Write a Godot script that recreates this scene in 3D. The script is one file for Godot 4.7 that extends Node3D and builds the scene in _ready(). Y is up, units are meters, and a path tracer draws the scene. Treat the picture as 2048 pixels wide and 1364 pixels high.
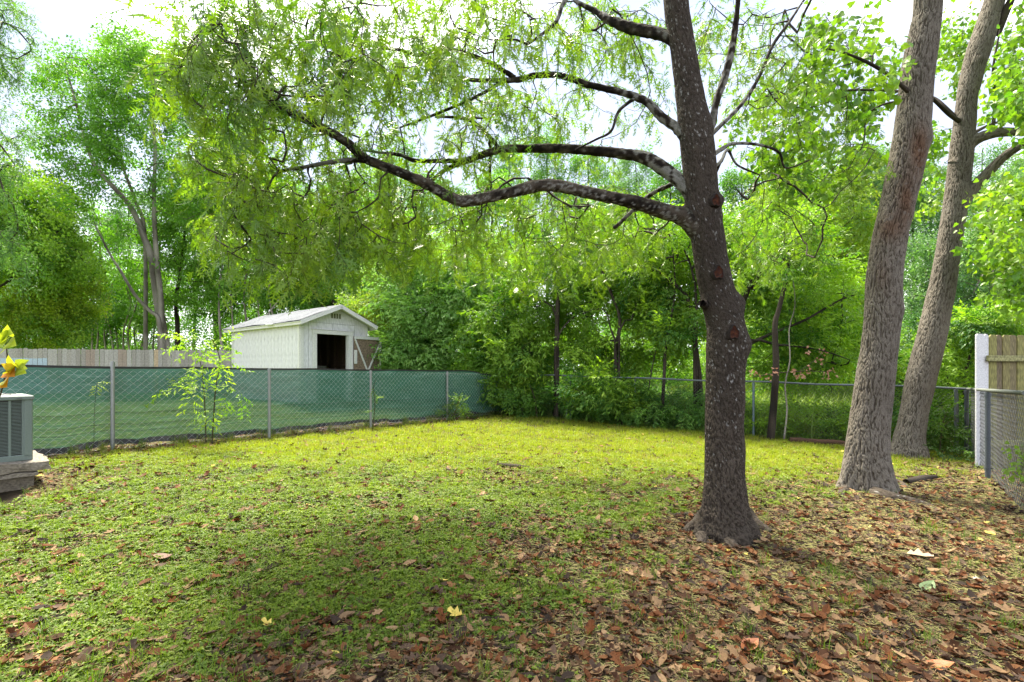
extends Node3D
# A fenced back yard under an oak and two cottonwoods, a white shed and woodland behind.

const FL := 970.0    # focal length of the photograph in its own pixels (2048 wide)
const EYE := 1.3     # height of the lens above the lawn
const HOR := 740.0   # the row of the horizon

var rng := RandomNumberGenerator.new()
var nz := FastNoiseLite.new()
var nz2 := FastNoiseLite.new()
var taken := {}
var leaf_mat := {}
var clusters := {}
var stains := []   # rusty streaks on the nearer cottonwood: place, reach across, reach along
var lichen := []   # places on the oak that carry more of it

class MB:
	var v := PackedVector3Array()
	var n := PackedVector3Array()
	var c := PackedColorArray()
	var uv := PackedVector2Array()
	var ix := PackedInt32Array()
	var col := Color(1, 1, 1)
	func vert(p: Vector3, nn: Vector3, u := Vector2.ZERO) -> int:
		v.append(p)
		n.append(nn)
		c.append(col)
		uv.append(u)
		return v.size() - 1
	func tri(a: Vector3, b: Vector3, d: Vector3) -> void:
		var nn := (d - a).cross(b - a).normalized()
		var i := vert(a, nn)
		vert(b, nn)
		vert(d, nn)
		ix.append_array([i, i + 1, i + 2])
	func quad(a: Vector3, b: Vector3, d: Vector3, e: Vector3) -> void:
		var nn := (d - a).cross(b - a).normalized()
		var i := vert(a, nn, Vector2(0, 0))
		vert(b, nn, Vector2(1, 0))
		vert(d, nn, Vector2(1, 1))
		vert(e, nn, Vector2(0, 1))
		ix.append_array([i, i + 1, i + 2, i, i + 2, i + 3])
	func out_quad(a: Vector3, b: Vector3, d: Vector3, e: Vector3, away: Vector3) -> void:
		if (d - a).cross(b - a).dot(away) >= 0.0:
			quad(a, b, d, e)
		else:
			quad(e, d, b, a)
	# a box with bevelled edges: centre, full size, axes
	func box(at: Vector3, size: Vector3, ax := Basis.IDENTITY, bev := 0.0) -> void:
		var h := size * 0.5
		var b := minf(bev, minf(h.x, minf(h.y, h.z)) * 0.45)
		for k in 3:
			var i := (k + 1) % 3
			var j := (k + 2) % 3
			for s in [-1.0, 1.0]:
				var q: Array[Vector3] = []
				for w in [Vector2(-1, -1), Vector2(1, -1), Vector2(1, 1), Vector2(-1, 1)]:
					var p := Vector3.ZERO
					p[k] = s * h[k]
					p[i] = w.x * (h[i] - b)
					p[j] = w.y * (h[j] - b)
					q.append(at + ax * p)
				var away := Vector3.ZERO
				away[k] = s
				out_quad(q[0], q[1], q[2], q[3], ax * away)
			if b > 0.0:
				for s in [Vector2(-1, -1), Vector2(1, -1), Vector2(1, 1), Vector2(-1, 1)]:
					var q: Array[Vector3] = []
					for w in [Vector2(-1, 0), Vector2(1, 0), Vector2(1, 1), Vector2(-1, 1)]:
						var p := Vector3.ZERO
						p[k] = w.x * (h[k] - b)
						p[i] = s.x * (h[i] - (0.0 if w.y == 0.0 else b))
						p[j] = s.y * (h[j] - (b if w.y == 0.0 else 0.0))
						q.append(at + ax * p)
					var away := Vector3.ZERO
					away[i] = s.x
					away[j] = s.y
					out_quad(q[0], q[1], q[2], q[3], ax * away)
	func tube(p: PackedVector3Array, r: PackedFloat32Array, sides: int, cap := false) -> void:
		var m := p.size()
		if m < 2:
			return
		var t := (p[1] - p[0]).normalized()
		var side := t.cross(Vector3(0.31, 0.87, 0.37)).normalized()
		var first := v.size()
		for i in m:
			t = (p[mini(i + 1, m - 1)] - p[maxi(i - 1, 0)]).normalized()
			side = (side - t * side.dot(t)).normalized()
			var up := t.cross(side)
			for k in sides:
				var a := TAU * k / sides
				var d := side * cos(a) + up * sin(a)
				vert(p[i] + d * r[i], d, Vector2(float(k) / sides, i))
		for i in m - 1:
			for k in sides:
				var a := first + i * sides + k
				var b := first + i * sides + (k + 1) % sides
				ix.append_array([a, a + sides, b, b, a + sides, b + sides])
		if cap:
			for e in [0, m - 1]:
				var nn := (p[1] - p[0]).normalized() * -1.0 if e == 0 else (p[m - 1] - p[m - 2]).normalized()
				var o := vert(p[e], nn)
				var ring := v.size()
				for k in sides:
					vert(v[first + e * sides + k], nn)
				for k in sides:
					if e == 0:
						ix.append_array([o, ring + k, ring + (k + 1) % sides])
					else:
						ix.append_array([o, ring + (k + 1) % sides, ring + k])
	# a sheet of rows x columns points; closed joins its last column to its first
	func sheet(p: PackedVector3Array, cc: PackedColorArray, rows: int, columns: int, closed := false, uvs := PackedVector2Array()) -> void:
		var first := v.size()
		for i in rows:
			for k in columns:
				var kl := (k + columns - 1) % columns if closed else maxi(k - 1, 0)
				var kr := (k + 1) % columns if closed else mini(k + 1, columns - 1)
				var du := p[i * columns + kr] - p[i * columns + kl]
				var dv := p[mini(i + 1, rows - 1) * columns + k] - p[maxi(i - 1, 0) * columns + k]
				v.append(p[i * columns + k])
				n.append(du.cross(dv).normalized())
				c.append(cc[i * columns + k] if cc.size() else col)
				uv.append(uvs[i * columns + k] if uvs.size() else Vector2(float(k) / columns, float(i) / rows))
		for i in rows - 1:
			for k in (columns if closed else columns - 1):
				var a := first + i * columns + k
				var b := first + i * columns + (k + 1) % columns
				ix.append_array([a, a + columns, b, b, a + columns, b + columns])
	func mesh() -> ArrayMesh:
		var arr := []
		arr.resize(Mesh.ARRAY_MAX)
		arr[Mesh.ARRAY_VERTEX] = v
		arr[Mesh.ARRAY_NORMAL] = n
		arr[Mesh.ARRAY_COLOR] = c
		arr[Mesh.ARRAY_TEX_UV] = uv
		arr[Mesh.ARRAY_INDEX] = ix
		var m := ArrayMesh.new()
		m.add_surface_from_arrays(Mesh.PRIMITIVE_TRIANGLES, arr)
		return m

# ---------------------------------------------------------------- small helpers

func P(x: float, y: float, d: float) -> Vector3:   # the point d metres ahead that stands at that place of the photograph
	return Vector3((x - 1024.0) / FL * d, EYE + (HOR - y) / FL * d, -d)

func R(a: float, b: float) -> float:
	return rng.randf_range(a, b)

func rv() -> Vector3:
	return Vector3(R(-1, 1), R(-1, 1), R(-1, 1))

func gy(x: float, z: float) -> float:   # height of the ground
	var d := -z
	var h := clampf(-0.024 * x - 0.02, -0.22, 0.12) * smoothstep(1.0, 6.0, d)
	var s := -(x + 5.89) * 0.787 + (d - 7.14) * 0.617   # metres beyond the screened fence
	h += 0.27 * smoothstep(0.6, 4.0, s) * smoothstep(-60.0, -20.0, z)
	var b := (x + 0.2) * 0.563 + (d - 14.3) * 0.826     # metres beyond the back fence
	h += 0.5 * smoothstep(1.0, 14.0, b)
	h += 0.018 * nz.get_noise_2d(x * 9.0, z * 9.0) + 0.006 * nz.get_noise_2d(x * 55.0, z * 55.0)
	return h

func G(x: float, z: float, up := 0.0) -> Vector3:
	return Vector3(x, gy(x, z) + up, z)

func called(what: String) -> String:
	var k: int = taken.get(what, 0)
	taken[what] = k + 1
	return what if k == 0 else "%s_%03d" % [what, k]

func thing(what: String, label: String, category: String, at := Vector3.ZERO, turn := 0.0, group := "") -> Node3D:
	var o := Node3D.new()
	o.name = called(what)
	add_child(o)
	o.position = at
	o.rotation.y = turn
	tag(o, label, category, group)
	return o

func tag(o: Node, label: String, category: String, group := "") -> void:
	o.set_meta("label", label)
	o.set_meta("category", category)
	if group:
		o.set_meta("group", group)

func part(what: String, m: Mesh, material: Material, parent: Node, stuff := false) -> MeshInstance3D:
	var o := MeshInstance3D.new()
	o.name = what if parent != self else called(what)
	o.mesh = m
	o.material_override = material
	parent.add_child(o, true)
	if stuff:
		o.set_meta("kind", "stuff")
	return o

func mat(c: Color, rough := 0.8, metal := 0.0) -> StandardMaterial3D:   # c in linear values
	var m := StandardMaterial3D.new()
	m.albedo_color = c.linear_to_srgb()
	m.roughness = rough
	m.metallic = metal
	m.metallic_specular = 0.5
	return m

func vmat(rough := 0.85, spec := 0.4) -> StandardMaterial3D:   # takes its colour from the vertices
	var m := mat(Color(1, 1, 1), rough)
	m.vertex_color_use_as_albedo = true
	m.metallic_specular = spec
	return m

func grain(m: StandardMaterial3D, freq: float, scale: float, strength: float, fractal := 4, contrast := 0.5) -> StandardMaterial3D:
	# fine mottling and relief, laid on along the world's axes
	var f := FastNoiseLite.new()
	f.seed = int(freq * 7919.0 + scale * 31.0)
	f.frequency = freq
	f.fractal_octaves = fractal
	var t := NoiseTexture2D.new()
	t.width = 512
	t.height = 512
	t.seamless = true
	t.noise = f
	var g := Gradient.new()
	g.set_color(0, Color(1.0 - contrast, 1.0 - contrast, 1.0 - contrast))
	g.set_color(1, Color(1, 1, 1))
	t.color_ramp = g
	m.albedo_texture = t
	var b := NoiseTexture2D.new()
	b.width = 512
	b.height = 512
	b.seamless = true
	b.noise = f
	b.as_normal_map = true
	b.bump_strength = strength
	m.normal_enabled = true
	m.normal_texture = b
	m.uv1_triplanar = true
	m.uv1_world_triplanar = true
	m.uv1_scale = Vector3.ONE * scale
	return m

func leafy(key: String, rough: float, back: Color) -> StandardMaterial3D:
	if not leaf_mat.has(key):
		var m := vmat(rough, 0.45)
		m.backlight_enabled = true
		m.backlight = back
		leaf_mat[key] = m
	return leaf_mat[key]

func scatter(what: String, m: Mesh, material: Material, xf: Array[Transform3D], cols: PackedColorArray, parent: Node) -> MultiMeshInstance3D:
	var mm := MultiMesh.new()
	mm.transform_format = MultiMesh.TRANSFORM_3D
	mm.use_colors = true
	mm.mesh = m
	mm.instance_count = xf.size()
	for i in xf.size():
		mm.set_instance_transform(i, xf[i])
		mm.set_instance_color(i, cols[i])
	var o := MultiMeshInstance3D.new()
	o.name = what if parent != self else called(what)
	o.multimesh = mm
	o.material_override = material
	parent.add_child(o, true)
	o.set_meta("kind", "stuff")
	return o

func curve(pts: Array, step: float) -> Array:   # [points, parameter 0..size-1] along a smooth line through pts
	var out := PackedVector3Array()
	var par := PackedFloat32Array()
	for i in pts.size() - 1:
		var a: Vector3 = pts[maxi(i - 1, 0)]
		var b: Vector3 = pts[i]
		var c: Vector3 = pts[i + 1]
		var d: Vector3 = pts[mini(i + 2, pts.size() - 1)]
		var k := maxi(1, int(ceil(b.distance_to(c) / step)))
		for j in k:
			var t := float(j) / k
			out.append(b.cubic_interpolate(c, a, d, t))
			par.append(i + t)
	out.append(pts[-1])
	par.append(pts.size() - 1)
	return [out, par]

func at_par(vals: Array, t: float) -> float:
	var i := clampi(int(t), 0, vals.size() - 2)
	return lerpf(vals[i], vals[i + 1], smoothstep(0.0, 1.0, t - i))

# ---------------------------------------------------------------- bark

# kind 0 dark oak, 1 cottonwood, 2 oak limb, 3 thin dark stem, 4 grey smooth stem
func bark_tube(mb: MB, pts: Array, radii: Array, sides: int, step: float, kind: int, flare := 0.0, bumps := [], crusty := true) -> void:
	var cv := curve(pts, step)
	var p: PackedVector3Array = cv[0]
	var par: PackedFloat32Array = cv[1]
	var m := p.size()
	var pos := PackedVector3Array()
	var col := PackedColorArray()
	var t := (p[1] - p[0]).normalized()
	var side := Vector3(0, 0, 1) if absf(t.z) < 0.8 else Vector3(1, 0, 0)
	var base := p[0].y
	var length := 0.0
	for i in m:
		t = (p[mini(i + 1, m - 1)] - p[maxi(i - 1, 0)]).normalized()
		side = (side - t * side.dot(t)).normalized()
		var up := t.cross(side)
		if i > 0:
			length += p[i].distance_to(p[i - 1])
		var r := at_par(radii, par[i])
		for k in sides:
			var a := TAU * k / sides
			var d := side * cos(a) + up * sin(a)
			var rr := r
			var s := Vector3(cos(a) * r, length, sin(a) * r)   # bark coordinates that close round the stem
			var c := Color(1, 1, 1)
			if flare > 0.0:
				var fl := exp(-length * 4.5) * flare
				rr += fl * (0.55 + 0.45 * sin(a * 4.0 + 1.3) + 0.25 * sin(a * 7.0)) * r * 2.2
			for b in bumps:
				var q: Vector3 = b[0] - (p[i] + d * r)
				rr += b[2] * exp(-q.length_squared() / (b[1] * b[1]))
			if kind == 1:
				var wx := 0.35 * nz.get_noise_3d(s.x * 30.0, s.y * 22.0, s.z * 30.0)
				var f := absf(nz2.get_noise_3d(s.x * 280.0 + wx * 14.0, s.y * 48.0 + wx * 20.0, s.z * 280.0))
				var f2 := absf(nz2.get_noise_3d(s.x * 330.0 + 40.0, s.y * 150.0 + 9.0, s.z * 330.0))
				var ridge := smoothstep(0.0, 0.17, f) * (0.62 + 0.38 * smoothstep(0.0, 0.22, f2))
				rr += (ridge - 0.6) * 0.017 * minf(1.0, r / 0.2)
				rr += 0.012 * nz.get_noise_3d(s.x * 8.0, s.y * 6.0, s.z * 8.0)
				var tone := 0.5 + 0.5 * nz.get_noise_3d(s.x * 14.0 + 7.0, s.y * 9.0, s.z * 14.0)
				c = Color(0.095, 0.078, 0.060).lerp(Color(0.325, 0.292, 0.248), ridge * (0.55 + 0.45 * tone))
				for q in stains:
					var off: Vector3 = q[0] - (p[i] + d * r)
					var w := exp(-(off.x * off.x + off.z * off.z) / (q[1] * q[1]) - off.y * off.y / (q[2] * q[2]))
					c = c.lerp(Color(0.20, 0.105, 0.060) * (0.4 + 0.6 * ridge), clampf(w * (0.7 + 0.6 * tone), 0.0, 0.8))
				var speck := nz.get_noise_3d(s.x * 160.0, s.y * 120.0, s.z * 160.0)
				c = c.lerp(Color(0.30, 0.28, 0.25), smoothstep(0.25, 0.5, speck) * ridge * 0.5)
			elif kind == 0:
				var f := absf(nz2.get_noise_3d(s.x * 430.0, s.y * 150.0, s.z * 430.0))
				var low := 1.0 - smoothstep(0.6, 2.2, length)
				var plate := smoothstep(0.0, 0.25, f)
				rr += (plate - 0.5) * (0.005 + 0.008 * low) + 0.010 * nz.get_noise_3d(s.x * 12.0, s.y * 8.0, s.z * 12.0)
				var tone := 0.5 + 0.5 * nz.get_noise_3d(s.x * 20.0 + 3.0, s.y * 7.0, s.z * 20.0)
				c = Color(0.032, 0.026, 0.021).lerp(Color(0.185, 0.155, 0.125), (0.3 + 0.7 * plate) * (0.25 + 0.75 * tone) * (0.6 + 0.4 * low))
				var patch := 0.45 * nz.get_noise_3d(s.x * 11.0 + 31.0, s.y * 4.0 + 5.0, s.z * 11.0)
				for q in lichen:
					var away: Vector3 = q[0] - (p[i] + d * r)
					patch = maxf(patch, q[2] * exp(-away.length_squared() / (q[1] * q[1])))
				var speck := nz.get_noise_3d(s.x * 400.0, s.y * 200.0 + 11.0, s.z * 400.0)
				c = c.lerp(Color(0.46, 0.46, 0.44), smoothstep(0.47 - 0.75 * maxf(patch, 0.0), 0.57 - 0.7 * maxf(patch, 0.0), speck) * 0.85 * smoothstep(0.35, 0.7, length))
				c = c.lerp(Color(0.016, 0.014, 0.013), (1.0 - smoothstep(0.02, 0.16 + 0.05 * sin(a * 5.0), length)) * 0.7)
			elif kind == 2:
				rr += 0.10 * r * nz.get_noise_3d(s.x * 60.0, s.y * 25.0, s.z * 60.0) + 0.10 * r * nz.get_noise_2d(length * 22.0, 3.0 + pts[0].x * 50.0) + 0.007 * minf(1.0, r / 0.04) * nz2.get_noise_3d(s.x * 260.0, s.y * 150.0, s.z * 260.0)
				var pale := nz.get_noise_3d(s.x * 26.0 + pts[0].y * 20.0, s.y * 12.0, s.z * 26.0)
				var speck := nz.get_noise_3d(s.x * 130.0, s.y * 100.0, s.z * 130.0)
				c = Color(0.026, 0.021, 0.016).lerp(Color(0.120, 0.100, 0.076), smoothstep(-0.4, 0.5, speck + 0.5 * pale))
				var crust := 0.14 * d.y - 0.15 * length + 0.14
				if not crusty:
					crust = -0.05 - 0.12 * d.y
					pale *= 0.3
					speck = nz.get_noise_3d(s.x * 300.0, s.y * 240.0, s.z * 300.0) - 0.05
				c = c.lerp(Color(0.36, 0.36, 0.33), smoothstep(0.08, 0.26, 0.6 * pale + 0.8 * speck + crust) * 0.85)
				c = c.lerp(Color(0.055, 0.062, 0.020), smoothstep(0.0, 0.35, speck + d.y * 0.40 - 0.22) * 0.6)
			elif kind == 4:
				var pale := nz.get_noise_3d(s.x * 20.0, s.y * 7.0, s.z * 20.0)
				c = Color(0.14, 0.12, 0.10).lerp(Color(0.42, 0.385, 0.335), smoothstep(-0.35, 0.35, pale))
				rr += 0.05 * r * pale
			else:
				var pale := nz.get_noise_3d(s.x * 30.0, s.y * 10.0, s.z * 30.0)
				c = Color(0.026, 0.020, 0.016).lerp(Color(0.085, 0.070, 0.055), smoothstep(-0.3, 0.5, pale))
				rr += 0.06 * r * pale
			pos.append(p[i] + d * rr)
			col.append(c)
	mb.sheet(pos, col, m, sides, true)

func narrow(x: float) -> float:   # a wide lens draws round stems broader away from its middle
	var t := (x - 1024.0) / FL
	return 1.0 / sqrt(1.0 + t * t)

# rows [y, left, right] of a trunk in the photograph, at depth d (leaning by lean metres per metre of height)
func trunk_rows(rows: Array, d: float, lean: float) -> Array:
	var pts := []
	var rad := []
	for q in rows:
		var h: float = (HOR - q[0]) / FL * d
		var dd: float = d + lean * (h + EYE)
		pts.append(P((q[1] + q[2]) * 0.5, q[0], dd))
		rad.append((q[2] - q[1]) * 0.5 / FL * dd * narrow((q[1] + q[2]) * 0.5))
	return [pts, rad]

# ---------------------------------------------------------------- leaves and sprays

func leaf_oak(mb: MB, at: Vector3, ax: Basis, l: float, droop: float) -> void:
	# a narrow blade with three pairs of pointed lobes
	var mid: Array[Vector3] = []
	for i in 5:
		var t := i / 4.0
		mid.append(at + ax * Vector3(t * l, -droop * l * t * t, 0))
	for i in 4:
		var w0: float = [0.02, 0.05, 0.05, 0.04][i] * l
		var w1: float = [0.05, 0.05, 0.04, 0.0][i] * l
		var a := mid[i] + ax * Vector3(0, 0, w0)
		var b := mid[i] - ax * Vector3(0, 0, w0)
		var c := mid[i + 1] - ax * Vector3(0, 0, w1)
		var e := mid[i + 1] + ax * Vector3(0, 0, w1)
		if i < 3:
			mb.quad(a, b, c, e)
		else:
			mb.tri(a, b, mid[4] + ax * Vector3(0.12 * l, -droop * 0.2 * l, 0))
	for i in [1, 2, 3]:
		for s in [-1.0, 1.0]:
			var o: Vector3 = mid[i]
			var reach: float = [0, 0.30, 0.36, 0.24][i] * l
			var tip: Vector3 = o + ax * Vector3(0.20 * l, 0.05 * l - droop * 0.25 * l, s * reach)
			mb.tri(o + ax * Vector3(-0.065 * l, 0, s * 0.035 * l), o + ax * Vector3(0.075 * l, 0, s * 0.035 * l), tip)

func leaf_plain(mb: MB, at: Vector3, ax: Basis, l: float, w: float, droop: float) -> void:
	var a := at
	var b := at + ax * Vector3(l * 0.45, -droop * l * 0.15, 0)
	var tip := at + ax * Vector3(l, -droop * l * 0.7, 0)
	var s1 := at + ax * Vector3(l * 0.42, w * 0.22 - droop * l * 0.12, w * 0.5)
	var s2 := at + ax * Vector3(l * 0.42, w * 0.22 - droop * l * 0.12, -w * 0.5)
	mb.tri(a, s1, b)
	mb.tri(b, s1, tip)
	mb.tri(a, b, s2)
	mb.tri(b, tip, s2)

func leaf_heart(mb: MB, at: Vector3, ax: Basis, l: float) -> void:
	var rim := [Vector3(0.02, 0, 0.0), Vector3(-0.04, 0.03, 0.30), Vector3(0.16, 0.05, 0.50), Vector3(0.48, 0.02, 0.36), Vector3(1.0, -0.14, 0.0), Vector3(0.48, 0.02, -0.36), Vector3(0.16, 0.05, -0.50), Vector3(-0.04, 0.03, -0.30)]
	var o := at + ax * Vector3(0.35 * l, -0.02 * l, 0)
	for i in rim.size():
		var p: Vector3 = rim[i]
		var q: Vector3 = rim[(i + 1) % rim.size()]
		mb.tri(o, at + ax * (p * l), at + ax * (q * l))

func turned(dir: Vector3, up: Vector3) -> Basis:
	var x := dir.normalized()
	var z := x.cross(up)
	if z.length_squared() < 1e-6:
		z = x.cross(Vector3(0.3, 0.2, 0.9))
	z = z.normalized()
	return Basis(x, z.cross(x), z)

func jit(amount: float) -> Basis:
	return Basis.from_euler(Vector3(R(-amount, amount), R(-amount, amount), R(-amount, amount)))

# clusters grow from the origin along +x, with +y up
func cluster(kind: String, k: int) -> Mesh:
	var key := kind + str(k)
	if clusters.has(key):
		return clusters[key]
	var mb := MB.new()
	match kind:
		"oak":   # a thin hanging twig with lobed leaves
			var bend := R(0.2, 0.6)
			var count := 9
			var line := PackedVector3Array()
			for i in 5:
				var t := i / 4.0
				line.append(Vector3(0.30 * t, -bend * 0.30 * t * t, 0.03 * sin(t * 4.0 + k)))
			mb.col = Color(0.45, 0.30, 0.35)
			mb.tube(line, PackedFloat32Array([0.003, 0.0026, 0.0022, 0.0016, 0.001]), 3)
			for i in count:
				var t := 0.15 + 0.85 * i / (count - 1.0)
				var o := Vector3(0.30 * t, -bend * 0.30 * t * t, 0.03 * sin(t * 4.0 + k))
				var way := Vector3(R(0.1, 0.8), R(-1.1, 0.15), R(-1, 1)) if i < count - 1 else Vector3(1, -0.8, R(-0.3, 0.3))
				var g := R(0.8, 1.2)
				mb.col = Color(g * R(0.88, 1.12), g, g * R(0.8, 1.1))
				leaf_oak(mb, o, turned(way, Vector3.UP) * jit(0.5), R(0.075, 0.125), R(0.1, 0.6))
		"willow":  # finer hanging sprigs, seen farther off
			for i in 16:
				var t := i / 15.0
				var o := Vector3(0.42 * t, -0.22 * t * t, 0.05 * sin(t * 5.0 + k))
				var g := R(0.75, 1.25)
				mb.col = Color(g * R(0.88, 1.12), g, g * R(0.8, 1.1))
				leaf_plain(mb, o, turned(Vector3(R(0.0, 0.8), R(-1.2, 0.1), R(-1, 1)), Vector3.UP) * jit(0.6), R(0.07, 0.12), R(0.016, 0.026), R(0.1, 0.5))
			mb.col = Color(0.5, 0.35, 0.4)
			mb.tube(PackedVector3Array([Vector3.ZERO, Vector3(0.21, -0.055, 0.03), Vector3(0.42, -0.22, 0)]), PackedFloat32Array([0.002, 0.0015, 0.001]), 3)
		"spray":  # flat sprays of compound leaves
			for i in 7:
				var t := (i + 0.5) / 7.0
				var o := Vector3(0.55 * t, -0.10 * t * t, 0)
				var s := 1.0 if i % 2 == 0 else -1.0
				var way := Vector3(0.6, R(-0.45, 0.15), s * R(0.5, 1.1)).normalized()
				for j in 4:
					var q := o + way * (0.06 + 0.055 * j)
					var sw := way + Vector3(R(-0.6, 0.6), R(-0.3, 0.15), R(-0.6, 0.6)) if j < 3 else way
					var g := R(0.78, 1.22)
					mb.col = Color(g * R(0.9, 1.12), g, g * R(0.8, 1.1))
					leaf_plain(mb, q, turned(sw, Vector3.UP) * jit(0.45), R(0.075, 0.125), R(0.035, 0.055), R(0.2, 0.9))
		"round":  # rounder leaves on short twigs
			for i in 22:
				var o := Vector3(R(0.0, 0.5), R(-0.16, 0.13), R(-0.22, 0.22))
				var g := R(0.75, 1.25)
				mb.col = Color(g * R(0.9, 1.12), g, g * R(0.8, 1.1))
				leaf_plain(mb, o, turned(Vector3(R(0.0, 1.0), R(-0.9, 0.3), R(-1, 1)), Vector3.UP) * jit(0.6), R(0.07, 0.11), R(0.045, 0.07), R(0.1, 0.7))
		"heart":  # cottonwood leaves on long stalks
			for i in 11:
				var o := Vector3(R(0.02, 0.42), R(-0.10, 0.05), R(-0.14, 0.14))
				var way := Vector3(R(-0.4, 1.0), R(-1.3, -0.1), R(-1, 1)).normalized()
				var g := R(0.8, 1.2)
				mb.col = Color(g, g, g)
				var q := o + way * R(0.03, 0.06)
				mb.tube(PackedVector3Array([o, q]), PackedFloat32Array([0.001, 0.001]), 3)
				mb.col = Color(g * R(0.92, 1.1), g, g * R(0.85, 1.1))
				leaf_heart(mb, q, turned(way + rv() * 0.3, rv()), R(0.06, 0.095))
			mb.col = Color(0.7, 0.5, 0.5)
			mb.tube(PackedVector3Array([Vector3.ZERO, Vector3(0.2, -0.02, 0.02), Vector3(0.42, -0.09, 0)]), PackedFloat32Array([0.003, 0.002, 0.001]), 3)
		"far":    # a bough of foliage far off
			for i in 70:
				var w := rv()
				while w.length() > 1.0:
					w = rv()
				var o := Vector3(0.5 + w.x * 0.62, w.y * 0.34 - 0.1 * w.x * w.x, w.z * 0.6)
				var g := R(0.7, 1.3)
				mb.col = Color(g * R(0.92, 1.1), g, g * R(0.85, 1.1))
				leaf_plain(mb, o, turned(Vector3(R(-0.3, 1.0), R(-1.0, 0.4), R(-1, 1)), Vector3.UP) * jit(0.8), R(0.12, 0.19), R(0.06, 0.10), R(0.1, 0.7))
	clusters[key] = mb.mesh()
	return clusters[key]

# ---------------------------------------------------------------- growing twigs to where the foliage is

class Grown:
	var pos := PackedVector3Array()
	var par := PackedInt32Array()
	var wt := PackedFloat32Array()
	var rad := PackedFloat32Array()   # given radius of the skeleton, 0 for twigs
	var chains := []

func skeleton(g: Grown, pts: Array, radii: Array, step: float) -> void:
	var cv := curve(pts, step)
	for i in cv[0].size():
		g.pos.append(cv[0][i])
		g.par.append(g.pos.size() - 2 if i > 0 else -1)
		g.wt.append(0.0)
		g.rad.append(at_par(radii, cv[1][i]))

func grow(g: Grown, goals: Array, seg: float, droop: float, from := 0) -> void:
	# nearest goals first, so that twigs branch from twigs
	var keyed := []
	for q in goals:
		var best := 1e9
		for i in range(from, g.pos.size(), 3):
			best = minf(best, q.distance_squared_to(g.pos[i]))
		keyed.append([best, q])
	keyed.sort_custom(func(a, b): return a[0] < b[0])
	for kq in keyed:
		var q: Vector3 = kq[1]
		var best := 1e9
		var at := from
		for i in range(from, g.pos.size()):
			var e := q.distance_squared_to(g.pos[i])
			if e < best:
				best = e
				at = i
		var p := g.pos[at]
		var dist := p.distance_to(q)
		var dir := (q - p).normalized()
		if g.par[at] >= 0:
			dir = (g.pos[at] - g.pos[g.par[at]]).normalized() * 0.38 + dir * 0.7
		var ctrl := p + dir.normalized() * dist * 0.40 + Vector3(0, dist * 0.16 * droop, 0) + rv() * dist * 0.13
		var k := clampi(int(dist / seg), 2, 7)
		var chain := PackedInt32Array([at])
		for j in k:
			var t := (j + 1.0) / k
			var s := p.lerp(ctrl, t).lerp(ctrl.lerp(q, t), t) + (rv() * dist * 0.035 if j < k - 1 else Vector3.ZERO)
			g.pos.append(s)
			g.par.append(chain[-1])
			g.wt.append(0.0)
			g.rad.append(0.0)
			chain.append(g.pos.size() - 1)
		g.chains.append(chain)
		var i := g.pos.size() - 1
		while i >= 0 and g.rad[i] == 0.0:
			g.wt[i] += 1.0
			i = g.par[i]

func twigs(mb: MB, g: Grown, thin: float, power: float, sides: int, first := 0) -> void:
	for ci in range(first, g.chains.size()):
		var chain: PackedInt32Array = g.chains[ci]
		var p := PackedVector3Array()
		var r := PackedFloat32Array()
		for i in chain:
			p.append(g.pos[i])
			r.append(thin * pow(maxf(g.wt[i], 1.0), power))
		r[0] = r[1]
		if g.rad[chain[0]] > 0.0:
			r[0] = minf(r[1] * 1.4, g.rad[chain[0]] * 0.9)
		r[-1] *= 0.6
		mb.tube(p, r, sides)

# clusters along the twigs; per: how many on each
func foliage(parent: Node, g: Grown, kind: String, variants: int, per: int, size: Vector2, c1: Color, c2: Color, material: Material, spread: float, droop: float, first := 0) -> void:
	var xf := []
	var cols := []
	for k in variants:
		var e: Array[Transform3D] = []
		xf.append(e)
		cols.append(PackedColorArray())
	for ci in range(first, g.chains.size()):
		var chain: PackedInt32Array = g.chains[ci]
		var tone := clampf(0.5 + 0.9 * nz.get_noise_3dv(g.pos[chain[-1]] * 18.0) + R(-0.25, 0.25), 0.0, 1.0)
		for j in per:
			var t := 1.0 - pow(float(j) / per, 1.0) * 0.75
			var f := t * (chain.size() - 1)
			var i := clampi(int(f), 0, chain.size() - 2)
			var p := g.pos[chain[i]].lerp(g.pos[chain[i + 1]], clampf(f - i, 0.0, 1.0))
			var dir := (g.pos[chain[i + 1]] - g.pos[chain[i]]).normalized()
			var out := dir * 0.7 + rv() * spread + Vector3(0, -droop * R(0.4, 1.4), 0)
			var s := R(size.x, size.y)
			var k := rng.randi() % variants
			xf[k].append(Transform3D((turned(out, Vector3.UP) * jit(0.35)).scaled(Vector3.ONE * s), p))
			var c := c1.lerp(c2, clampf(tone + R(-0.2, 0.2), 0.0, 1.0))
			cols[k].append(c)
	for k in variants:
		if xf[k].size():
			scatter("foliage", cluster(kind, k), material, xf[k], cols[k], parent)

# goals in blobs [x, y, rx, ry, d0, d1, count] of the photograph, spread through their depth
func goals_px(blobs: Array) -> Array:
	var out := []
	for b in blobs:
		for i in int(b[6]):
			var w := Vector2(R(-1, 1), R(-1, 1))
			while w.length() > 1.0:
				w = Vector2(R(-1, 1), R(-1, 1))
			out.append(P(b[0] + w.x * b[2], b[1] + w.y * b[3], R(b[4], b[5])))
	return out

func goals_ball(at: Vector3, rad: Vector3, count: int, shell := 0.35) -> Array:
	var out := []
	for i in count:
		var w := rv()
		while w.length() > 1.0 or w.length() < shell * R(0.2, 1.4):
			w = rv()
		out.append(at + w * rad)
	return out

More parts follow.
